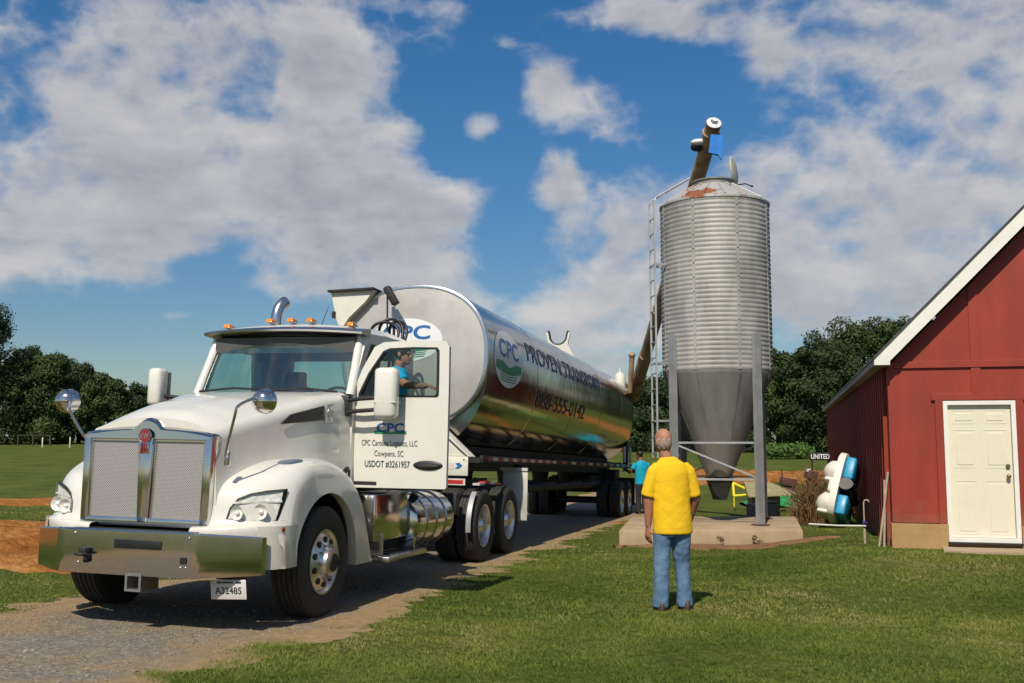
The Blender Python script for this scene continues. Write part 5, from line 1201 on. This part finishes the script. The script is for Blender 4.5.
for a in ((-14, 303, 112, 13, 'tallest dark tree at the far left edge of the field', 'leaf_dark'),
          (24, 343, 118, 8, 'dark tree with a ragged top just right of the tallest field tree', 'leaf_dark'),
          (48, 351, 114, 9, 'broad rounded tree behind the low rail fence', 'leaf_mid'),
          (82, 358, 122, 8, 'feathery tree above the left hood mirror', 'leaf_dark'),
          (110, 374, 112, 7.5, 'short bushy tree beyond the hood of the truck', 'leaf_mid'),
          (138, 384, 116, 6.5, 'low tree beneath the white passenger mirror', 'leaf_dark'),
          (172, 396, 120, 7, 'low dark tree hidden behind the truck hood', 'leaf_dark'),
          (236, 392, 118, 9, 'dark tree hidden behind the left side of the truck cab', 'leaf_mid'),
          (300, 386, 112, 10, 'dark tree hidden behind the windscreen of the truck', 'leaf_dark'),
          (400, 388, 108, 10, 'dark tree hidden behind the open truck door', 'leaf_mid'),
          (480, 392, 104, 9, 'dark tree hidden behind the front of the tank', 'leaf_dark'),
          (552, 396, 98, 8, 'dark tree hidden behind the middle of the tank', 'leaf_mid')):
    tree(*a[:4], a[4], a[5], group=G1, n=24000, size=.145, low=.03)
for a in ((604, 384, 92, 9, 'dark tree rising behind the rear end of the trailer', 'leaf_dark'),
          (642, 378, 86, 8, 'dark tree between trailer tail and silo ladder', 'leaf_dark'),
          (682, 366, 90, 9, 'dark tree behind the left silo leg', 'leaf_dark'),
          (728, 356, 92, 9, 'dense tree hidden behind the silo hopper', 'leaf_mid'),
          (776, 343, 88, 8.5, 'round topped tree just right of the silo', 'leaf_mid'),
          (804, 344, 84, 7, 'dark bushy tree at the left of the barn eave', 'leaf_dark'),
          (832, 333, 90, 8, 'shaggy tree with a tall thin mast beside it', 'leaf_dark'),
          (862, 313, 94, 10, 'tallest tree of the right group above the barn eave', 'leaf_mid'),
          (896, 318, 92, 9, 'tree mostly hidden by the white rake board', 'leaf_mid')):
    tree(*a[:4], a[4], a[5], group=G2, n=26000, size=.125, low=.02)
m_ = at(817, 331, 90); m = MB(); m.tube([(m_.x, m_.y, 0), (m_.x, m_.y, m_.z)], [.09, .04], n=6); m.box((m_.x, m_.y, m_.z - .35), (.05, .05, .6)); m.box((m_.x, m_.y, m_.z - .5), (.4, .04, .04)); tag(m.build('radio_mast', 'galv_post'), 'thin grey mast poking above the dark trees', 'mast')
b_ = at(786, 441, 72); g = g1(b_.x, b_.y); t = tag(empty('green_bush', (b_.x, b_.y, g)), 'bright green rounded bush before the dark trees', 'bush')
leaf_cloud('foliage', 'leaf_light', [(random.uniform(-1.2, 1.2), random.uniform(-.7, .7), .4 + random.uniform(0, .35), .7, .6, .45) for _ in range(12)], 3500, .1, t)
# brush by the barn
for (px, py, D, W_, H_, lab, nb) in ((812, 503, 23.5, .85, .85, 'low tangle of reddish dead brush near the tarpaulin', 200), (824, 505, 21.5, .9, 1.25, 'taller brown dead brush against the barn side', 300)):
    c_ = at(px, py, D); g = g1(c_.x, c_.y); t = tag(empty('dead_brush', (c_.x, c_.y, g)), lab, 'brush', 'dead brush beside the barn')
    m = MB()
    for i in range(nb):
        a = random.uniform(0, 2 * PI); r_ = W_ * .6 * math.sqrt(random.random()); x, y = r_ * math.cos(a), r_ * math.sin(a); h = H_ * random.uniform(.4, 1.05) * (1 - .4 * r_ / W_)
        m.tube([(x, y, -.03), (x + random.gauss(0, .09), y + random.gauss(0, .09), h * .6), (x + random.gauss(0, .2), y + random.gauss(0, .2), h)], [.008, .006, .003], n=4, cap=False)
    m.build('stem', 'brush', t, 60)
    leaf_cloud('foliage', 'brush_leaf', [(random.uniform(-.5, .5) * W_, random.uniform(-.5, .5) * W_, H_ * random.uniform(.2, .8), .25, .25, .2) for _ in range(14)], 1300, .024, t)
for px, lab in ((720, 'small dark weed against the middle of the pad front'), (757, 'tiny dark weed against the pad front near the right silo leg')):
    c_ = at(px, 541, 17.2); t = tag(empty('weed', (c_.x, c_.y, g1(c_.x, c_.y) + .02)), lab, 'weed', 'weeds along the pad')
    leaf_cloud('foliage', 'brush_leaf', [(random.gauss(0, .04), random.gauss(0, .03), random.uniform(.03, .13), .035, .035, .04) for _ in range(6)], 110, .016, t)
# rail fence far left
fc = empty('rail_fence', (0, 0, 0)); tag(fc, 'low weathered rail fence at the far edge of the field', 'fence')
pts = [at(x, 441, 104) for x in (18, 33, 50)]
m = MB()
for p in pts: m.box((p.x, p.y, g1(p.x, p.y) + .6), (.12, .12, 1.2))
m.build('post', 'bark', fc)
m = MB(); m.tube([(p.x, p.y, g1(p.x, p.y) + 1.12) for p in pts], .045, n=6); m.build('rail', 'bark', fc)
for px, lab in ((42.5, 'lone white marker post before the rail fence'), (70, 'lone white marker post nearest the truck grille')):
    p = at(px, 443, 98); m = MB(); m.box((p.x, p.y, g1(p.x, p.y) + .45), (.10, .10, 1.0), bev=.01); m.lathe([(.07, .94), (0, 1.05)], origin=(p.x, p.y, g1(p.x, p.y)), n=4); tag(m.build('marker_post', 'pvc'), lab, 'post', 'white posts in the field')

# ------------------------------------------------------------------ people
def hand(mb, wrist, direc, palm_n, side, s=1.0, curl=.5):
    """palm, four bent fingers of different length and a thumb; direc points along the fingers, palm_n out of the palm"""
    d = Vector(direc).normalized(); nrm = Vector(palm_n); nrm = (nrm - d * nrm.dot(d)).normalized(); lat = d.cross(nrm) * side
    w = Vector(wrist); pc = w + d * .05 * s
    rows = []
    for t, wd, th in ((-.01, .026, .02), (.03, .036, .018), (.075, .042, .016), (.095, .04, .013)):
        rows.append([w + d * t * s + lat * wd * s * math.cos(a) + nrm * th * s * math.sin(a) for a in np.linspace(0, 2 * PI, 12, endpoint=False)])
    vs = mb.grid(rows, 0, True); mb.bm.faces.new(vs[0][::-1]); mb.bm.faces.new(vs[-1])
    for i, (o, ln) in enumerate(((.033, .07), (.011, .082), (-.011, .075), (-.032, .058))):
        p0 = w + d * .085 * s + lat * o * s; p1 = p0 + (d * math.cos(curl * .4) + nrm * math.sin(curl * .4)) * ln * .45 * s + lat * o * .12; p2 = p1 + (d * math.cos(curl) + nrm * math.sin(curl)) * ln * .33 * s; p3 = p2 + (d * math.cos(curl * 1.6) + nrm * math.sin(curl * 1.6)) * ln * .25 * s
        mb.tube([p0 - d * .01, p1, p2, p3], [.0095 * s, .009 * s, .0085 * s, .007 * s], n=8)
    q0 = w + d * .03 * s + lat * .03 * s; q1 = q0 + (d * .6 + lat * .7 + nrm * .3).normalized() * .04 * s; q2 = q1 + (d * .85 + lat * .25 + nrm * .4).normalized() * .035 * s
    mb.tube([q0 - lat * .012, q1, q2], [.014 * s, .011 * s, .009 * s], n=8)
def head_shape(mb, c, face, s=1.0):
    f = Vector(face).normalized(); r_ = f.cross(Vector((0, 0, 1))).normalized(); u = Vector((0, 0, 1))
    rt_ = Matrix((r_, f, u)).transposed()
    P3 = lambda x, y, z: tuple(Vector(c) + rt_ @ Vector((x * s, y * s, z * s)))
    mb.ball(P3(0, -.012, .03), (.077 * s, .098 * s, .092 * s), rot=rt_); mb.ball(P3(0, .022, -.035), (.058 * s, .07 * s, .085 * s), rot=rt_)
    mb.ball(P3(0, .065, -.085), (.03 * s, .026 * s, .026 * s), rot=rt_)
    mb.tube([P3(0, .088, .015), P3(0, .112, -.022), P3(0, .09, -.034)], [.009 * s, .016 * s, .012 * s], n=8)
    mb.ball(P3(0, .084, -.058), (.026 * s, .012 * s, .009 * s), rot=rt_); mb.ball(P3(0, .085, .028), (.05 * s, .014 * s, .012 * s), rot=rt_)
    for sd in (-1, 1): mb.ball(P3(sd * .08, -.01, -.012), (.012 * s, .022 * s, .034 * s), rot=rt_)
    return P3
def eyes(P3, parent):
    m = MB()
    for sd in (-1, 1): m.ball(P3(sd * .032, .082, .008), .0115, seg=10)
    m.build('eye', 'eye', parent)
def limb(mb, pts, rs, n=12): mb.tube([Vector(p) for p in pts], list(rs), n=n)

# man in the yellow shirt, back to the camera
mp = at(673, 606, 10.25); man = tag(empty('person', (mp.x, mp.y, g1(mp.x, mp.y)), R(8)), 'person in a yellow t-shirt and blue jeans standing on the lawn, back turned', 'person')
b = MB(); hC = (-.075, .03, 1.625); P3 = head_shape(b, hC, (-.35, 1, .05), 1.04)
limb(b, [(-.03, .0, 1.38), (-.05, .0, 1.47), (-.07, .02, 1.57)], [.075, .062, .06])
loft(b, [(0, 0, .80, .15, .11), (0, 0, .95, .165, .12), (0, 0, 1.1, .16, .11), (0, 0, 1.28, .17, .10), (0, 0, 1.36, .12, .07), (-.02, 0, 1.42, .06, .06)])
for sd, hp, tp_ in ((-1, (-.235, .05, .80), (-.235, .02, 1.06)), (1, (.235, .14, .84), (.265, .02, 1.07))):
    limb(b, [(sd * .165, 0, 1.345), (sd * .235, .0, 1.21), tp_, hp], [.048, .056, .056, .034])
    hand(b, hp, (0.02 * sd, .12, -1), (-sd * .8, .35, 0), -1 if sd > 0 else 1, 1.15, .6)
for sd in (-1, 1):
    limb(b, [(sd * .085, 0, .85), (sd * .108, .02, .48), (sd * .13, 0, .08)], [.07, .042, .03])
remesh('body', b, 'skin', man, .0095, 3); body_man = bpy.data.objects[-1] if False else None
eyes(P3, man)
s_ = MB()
loft(s_, [(.01, 0, .725, .208, .150), (.01, 0, .76, .210, .152), (.005, 0, .9, .206, .15), (0, 0, 1.05, .196, .142), (0, 0, 1.2, .196, .135), (0, -.005, 1.32, .19, .125), (-.005, -.005, 1.40, .165, .10), (-.02, 0, 1.45, .10, .082), (-.03, 0, 1.475, .078, .072)])
for sd in (-1, 1): limb(s_, [(sd * .13, 0, 1.385), (sd * .185, 0, 1.33), (sd * .225, .005, 1.20), (sd * .25, .01, 1.085)], [.06, .072, .073, .074])
remesh('t_shirt', s_, 'yellow_shirt', man, .012, 6, .0035, 6)
man.scale = (.98, .98, 1.035)
j = MB()
loft(j, [(0, 0, .70, .172, .125), (0, 0, .80, .178, .13), (0, 0, .90, .17, .12)])
for sd, fo in ((-1, -.02), (1, .03)): limb(j, [(sd * .09, 0, .80), (sd * .103, .01, .62), (sd * .112, .02 + fo, .45), (sd * .125, fo, .22), (sd * .132, fo, .10), (sd * .135, fo + .005, .03)], [.112, .098, .083, .078, .082, .086], 16)
remesh('jeans', j, 'jeans', man, .012, 4, .009, 9)
for sd, fo in ((-1, -.02), (1, .03)):
    h = MB(); loft(h, [(sd * .14, .04 + fo, 0, .05, .14), (sd * .14, .04 + fo, .03, .052, .142), (sd * .14, .02 + fo, .065, .046, .115), (sd * .137, -.01 + fo, .10, .042, .06)]); h.build('shoe', 'shoe', man, 60)
hr = MB()
rt_ = Matrix.Rotation(math.atan2(.35, 1), 3, 'Z')
rows = []
for z in np.linspace(-.085, .025, 8):
    row = []
    for a in np.linspace(R(165), R(375), 26):
        k = math.sqrt(max(.05, 1 - ((z - .03) / .1) ** 2)) if z > .03 else 1 - .18 * (max(0, -z - .02) / .05) ** 2
        row.append(tuple(Vector(hC) + rt_ @ Vector((.078 * k * math.cos(a), -.012 + .098 * k * math.sin(a), z + .012 * math.sin(a * 9 + z * 90)))))
    rows.append(row)
hr.grid(rows); ho = hr.build('hair', 'grey_hair', man, 180, flip=False)
sol = ho.modifiers.new('thickness', 'SOLIDIFY'); sol.thickness = .008; sol.offset = 0

# worker in teal at the tail of the trailer
wp = at(642, 508, 27.6); wk = tag(empty('person', (wp.x, wp.y, g1(wp.x, wp.y)), R(25)), 'person in a teal shirt and dark trousers working at the trailer tail', 'person')
b = MB(); hC = (-.03, .05, 1.60); P3 = head_shape(b, hC, (-.6, 1, -.1))
limb(b, [(0, 0, 1.36), (-.02, .03, 1.55)], [.07, .056]); loft(b, [(0, 0, .85, .14, .1), (0, 0, 1.1, .15, .1), (0, 0, 1.3, .17, .1), (0, 0, 1.42, .07, .06)])
for sd, e, hp in ((-1, (-.30, .12, 1.12), (-.28, .36, 1.18)), (1, (.28, .05, 1.08), (.20, .28, 1.02))):
    limb(b, [(sd * .19, 0, 1.36), e, hp], [.055, .045, .032]); hand(b, hp, (0, 1, 0), (0, 0, -1), -sd, 1, .8)
for sd in (-1, 1): limb(b, [(sd * .085, 0, .85), (sd * .1, .02, .46), (sd * .11, 0, .08)], [.085, .055, .04])
remesh('body', b, 'skin_dark', wk, .011, 3); eyes(P3, wk)
s_ = MB(); loft(s_, [(0, 0, .80, .19, .135), (0, 0, 1.0, .19, .135), (0, 0, 1.25, .205, .13), (0, 0, 1.38, .17, .1), (0, .01, 1.45, .075, .07)])
limb(s_, [(-.17, 0, 1.36), (-.25, .05, 1.22)], [.08, .075]); limb(s_, [(.17, 0, 1.36), (.245, .02, 1.2)], [.08, .075]); remesh('shirt', s_, 'teal_shirt', wk, .014, 3, .006, 11)
j = MB(); loft(j, [(0, 0, .78, .165, .12), (0, 0, .90, .17, .122)])
for sd in (-1, 1): limb(j, [(sd * .09, 0, .82), (sd * .10, .02, .46), (sd * .11, 0, .05)], [.105, .08, .078])
remesh('trousers', j, 'dark_trousers', wk, .014, 3)
for sd in (-1, 1):
    h = MB(); loft(h, [(sd * .115, .04, 0, .05, .14), (sd * .115, .04, .035, .05, .14), (sd * .112, 0, .10, .042, .06)]); h.build('shoe', 'black', wk, 60)
h = MB(); h.ball((hC[0], hC[1] - .025, hC[2] + .035), (.086, .1, .09)); h.build('hair', 'dark_hair', wk, 60)

# driver leaning out of the cab
dv = tag(empty('person', matrix=TM @ Matrix.Translation((-.03, 0, .055))), 'person in a bright blue shirt sitting sideways in the open truck cab', 'person')
b = MB(); hC = (1.20, 1.90, 2.60); P3 = head_shape(b, hC, (1, -.05, -.15))
limb(b, [(1.12, 1.92, 2.34), (1.18, 1.90, 2.52)], [.07, .058])
rows = [(.82, 1.95, 1.72, .15, .15), (.92, 1.95, 1.9, .15, .17), (1.04, 1.93, 2.14, .15, .18), (1.10, 1.92, 2.30, .12, .16), (1.14, 1.92, 2.42, .06, .06)]
loft(b, rows)
limb(b, [(1.12, 1.76, 2.36), (1.36, 1.62, 2.235), (1.68, 1.40, 2.205)], [.058, .05, .034]); hand(b, (1.68, 1.40, 2.205), (1, -.6, -.05), (0, 0, -1), 1, 1, .7)
limb(b, [(1.06, 2.10, 2.34), (1.18, 2.14, 2.06), (1.24, 1.95, 1.84)], [.058, .047, .034]); hand(b, (1.24, 1.95, 1.84), (.5, -1, -.2), (0, 0, -1), -1, 1, .8)
for y in (1.86, 2.06): limb(b, [(.72, y, 1.74), (1.12, y - .02, 1.72), (1.10, y - .04, 1.32)], [.085, .06, .042])
remesh('body', b, 'skin', dv, .0095, 3); eyes(P3, dv)
s_ = MB(); loft(s_, [(.82, 1.95, 1.70, .20, .19), (.92, 1.95, 1.9, .20, .205), (1.04, 1.93, 2.14, .19, .215), (1.10, 1.92, 2.30, .17, .2), (1.13, 1.92, 2.40, .11, .12), (1.14, 1.92, 2.46, .075, .075)])
limb(s_, [(1.12, 1.78, 2.37), (1.21, 1.72, 2.33), (1.30, 1.67, 2.26)], [.085, .088, .082]); limb(s_, [(1.06, 2.08, 2.36), (1.12, 2.13, 2.2)], [.085, .08]); remesh('shirt', s_, 'blue_shirt', dv, .012, 3, .005, 12)
j = MB(); loft(j, [(.72, 1.96, 1.64, .17, .19), (.74, 1.96, 1.8, .17, .19)])
for y in (1.86, 2.06): limb(j, [(.70, y, 1.74), (1.10, y - .02, 1.72), (1.15, y - .03, 1.60), (1.12, y - .04, 1.36)], [.10, .085, .078, .07])
remesh('trousers', j, 'dark_trousers', dv, .014, 3)
for y in (1.82, 2.02):
    h = MB(); loft(h, [(1.16, y, 1.235, .13, .05), (1.16, y, 1.28, .13, .05), (1.11, y, 1.36, .055, .045)]); h.build('shoe', 'shoe', dv, 60)
h = MB(); h.ball((hC[0] - .012, hC[1] + .004, hC[2] + .035), (.104, .09, .092)); h.build('hair', 'dark_hair', dv, 60)

# ------------------------------------------------------------------ light and sky
AZ = R(17); EL = R(49)
sun_dir = Vector((-math.sin(AZ) * math.cos(EL), -math.cos(AZ) * math.cos(EL), math.sin(EL)))
sd_ = bpy.data.lights.new('sun', 'SUN'); sd_.energy = 4.2; sd_.angle = R(.53); sd_.color = (1, .92, .77)
so = bpy.data.objects.new('sun', sd_); COL.objects.link(so); so.rotation_euler = sun_dir.to_track_quat('Z', 'Y').to_euler(); so.location = (0, 0, 40)
world = bpy.data.worlds.new('World'); scene.world = world; world.use_nodes = True
nt, lk = world.node_tree.nodes, world.node_tree.links
bg = nt['Background']; bg.inputs['Strength'].default_value = .08
sky = N(nt, 'ShaderNodeTexSky', sky_type='NISHITA'); sky.sun_disc = False; sky.sun_elevation = EL; sky.sun_rotation = PI + AZ
sky.air_density = 1.0; sky.dust_density = 0.6; sky.ozone_density = 2.5
hs = N(nt, 'ShaderNodeHueSaturation'); hs.inputs['Saturation'].default_value = 1.35; hs.inputs['Value'].default_value = 1.0; lk.new(sky.outputs[0], hs.inputs['Color'])
tc = N(nt, 'ShaderNodeTexCoord'); D_ = tc.outputs['Generated']
sep = N(nt, 'ShaderNodeSeparateXYZ'); lk.new(D_, sep.inputs[0])
def mth(op, a, b=None, c=None, clamp=False):
    n = N(nt, 'ShaderNodeMath', operation=op); n.use_clamp = clamp
    for i, v in enumerate((a, b, c)):
        if v is None: continue
        if isinstance(v, (int, float)): n.inputs[i].default_value = v
        else: lk.new(v, n.inputs[i])
    return n.outputs[0]
hv = N(nt, 'ShaderNodeMapRange', interpolation_type='SMOOTHSTEP'); hv.inputs['From Max'].default_value = .42; hv.inputs['To Min'].default_value = .76; hv.inputs['To Max'].default_value = 1.06; lk.new(sep.outputs['Z'], hv.inputs['Value']); lk.new(hv.outputs['Result'], hs.inputs['Value'])
az = mth('ARCTAN2', sep.outputs['X'], sep.outputs['Y']); el = mth('ARCSINE', sep.outputs['Z'])
hz = mth('ADD', mth('MAXIMUM', sep.outputs['Z'], 0.0), .18)
cb = N(nt, 'ShaderNodeCombineXYZ'); lk.new(mth('DIVIDE', sep.outputs['X'], hz), cb.inputs[0]); lk.new(mth('DIVIDE', sep.outputs['Y'], hz), cb.inputs[1])
def wnoise(scale, det, rough, off=(0, 0, 0), dist=0.0, vec=None):
    mp_ = N(nt, 'ShaderNodeMapping'); mp_.inputs['Location'].default_value = off; lk.new(vec or cb.outputs[0], mp_.inputs[0])
    n = N(nt, 'ShaderNodeTexNoise'); n.inputs['Scale'].default_value = scale; n.inputs['Detail'].default_value = det; n.inputs['Roughness'].default_value = rough; n.inputs['Distortion'].default_value = dist; lk.new(mp_.outputs[0], n.inputs['Vector']); return n.outputs['Fac']
# where the banks of cloud stand in the sky: (azimuth, elevation) gaussians
def sky_ae(px, py):
    d = ray(px, py).normalized(); return math.atan2(d.x, d.y), math.asin(d.z)
BL = [(120, 130, 260, 120, .29), (330, 200, 110, 70, .22), (30, 240, 150, 45, .22), (330, 60, 80, 60, .14), (440, 210, 40, 22, .16), (430, 265, 70, 35, .22), (330, 285, 60, 16, .12), (540, 300, 110, 40, .17), (640, 300, 90, 60, .13), (172, 316, 36, 10, .24),
      (555, 85, 40, 32, .34), (625, 115, 44, 30, .24), (478, 128, 26, 18, .34), (560, 190, 32, 38, .26), (450, 12, 40, 14, .20), (620, 15, 24, 14, .20), (690, 30, 36, 18, .22), (505, 42, 20, 9, .16), (410, 130, 26, 12, .2),
      (850, 50, 110, 50, .10), (960, 80, 130, 80, .17), (860, 200, 170, 80, .18), (900, 300, 200, 60, .17), (770, 55, 26, 22, .14), (650, 230, 50, 40, .12), (780, 280, 60, 60, .14),
      (590, 45, 34, 18, -.26), (560, 140, 30, 14, -.14), (645, 60, 60, 26, -.22), (600, 160, 24, 14, -.14), (505, 90, 16, 20, -.2), (445, 120, 60, 60, -.30), (505, 220, 38, 70, -.22), (400, 20, 60, 40, -.10), (690, 150, 44, 34, -.2), (700, 85, 60, 36, -.16), (520, 30, 70, 30, -.2), (230, 268, 70, 10, -.10), (100, 350, 160, 40, -.27), (235, 300, 60, 40, -.2), (600, 210, 26, 30, -.1), (800, 355, 60, 14, -.15), (380, 330, 60, 25, -.04)]
tot = None
for px, py, sx_, sy_, wgt in BL:
    a0, e0 = sky_ae(px, py)
    da = mth('DIVIDE', mth('SUBTRACT', az, a0), sx_ / 1000); de = mth('DIVIDE', mth('SUBTRACT', el, e0), sy_ / 1000)
    gsn = mth('EXPONENT', mth('MULTIPLY', mth('ADD', mth('MULTIPLY', da, da), mth('MULTIPLY', de, de)), -1.0))
    tot = mth('MULTIPLY', gsn, wgt) if tot is None else mth('MULTIPLY_ADD', gsn, wgt, tot)
# away from the view: broken cloud of the same kind all round
front = mth('SUBTRACT', 1.0, mth('MULTIPLY', mth('SMOOTH_MIN', mth('ABSOLUTE', az), 1.2, .2), 1.0), clamp=True)
back = mth('MULTIPLY', mth('SUBTRACT', mth('ABSOLUTE', az), .62), .8, clamp=True)
tot = mth('ADD', tot, mth('MULTIPLY', mth('MINIMUM', back, .25), .12))
aec = N(nt, 'ShaderNodeCombineXYZ'); lk.new(mth('MULTIPLY', az, 1.0), aec.inputs[0]); lk.new(mth('MULTIPLY', el, 1.35), aec.inputs[1])
def fields(up):
    a = wnoise(6.5, 8, .52, (3.1, 1.7 + up, .4), .25, aec.outputs[0]); b = wnoise(15, 7, .52, (7.7, 2.2 + up, 1.4), .15, aec.outputs[0])
    bl = mth('SUBTRACT', .72, mth('ABSOLUTE', mth('MULTIPLY', mth('SUBTRACT', b, .5), 2.6)))
    return mth('ADD', mth('MULTIPLY', mth('SUBTRACT', a, .5), 1.12), mth('MULTIPLY', mth('SUBTRACT', bl, .5), .30))
f0 = fields(0.0); f1 = fields(.030)
dens = mth('ADD', f0, tot)
mr = N(nt, 'ShaderNodeMapRange', interpolation_type='SMOOTHSTEP'); mr.inputs['From Min'].default_value = .0; mr.inputs['From Max'].default_value = .31; lk.new(dens, mr.inputs['Value'])
alpha = mth('MULTIPLY', mr.outputs['Result'], .93)
aec2 = N(nt, 'ShaderNodeCombineXYZ'); lk.new(mth('MULTIPLY', az, .45), aec2.inputs[0]); lk.new(mth('MULTIPLY', el, 1.8), aec2.inputs[1])
sh_ = wnoise(11, 7, .55, (1.3, 4.2, 2.0), .4, aec2.outputs[0])
shade = mth('ADD', mth('ADD', mth('MULTIPLY', sh_, .5), mth('MULTIPLY', mth('SUBTRACT', f0, f1), .62)), mth('MULTIPLY', mth('SUBTRACT', 1.0, mth('MULTIPLY', dens, 1.1)), .45))
cr = N(nt, 'ShaderNodeValToRGB'); e = cr.color_ramp.elements; e[0].position = .34; e[0].color = (.28, .305, .365, 1); e[1].position = .72; e[1].color = (.595, .578, .57, 1)
lk.new(shade, cr.inputs['Fac'])
cm = N(nt, 'ShaderNodeMix', data_type='RGBA', blend_type='MULTIPLY'); cm.inputs['Factor'].default_value = 1; lk.new(cr.outputs['Color'], cm.inputs[6]); cm.inputs[7].default_value = (11.5, 11.5, 11.5, 1)
mx = N(nt, 'ShaderNodeMix', data_type='RGBA'); lk.new(alpha, mx.inputs['Factor']); lk.new(hs.outputs['Color'], mx.inputs[6]); lk.new(cm.outputs[2], mx.inputs[7])
lk.new(mx.outputs[2], bg.inputs['Color'])

vs_ = scene.view_settings; vs_.view_transform = 'Standard'; vs_.look = 'None'; vs_.gamma = 1; vs_.exposure = 0.2; vs_.use_curve_mapping = False
scene.render.engine = 'CYCLES'
scene.cycles.max_bounces = 8; scene.cycles.transparent_max_bounces = 12; scene.cycles.caustics_reflective = False; scene.cycles.caustics_refractive = False
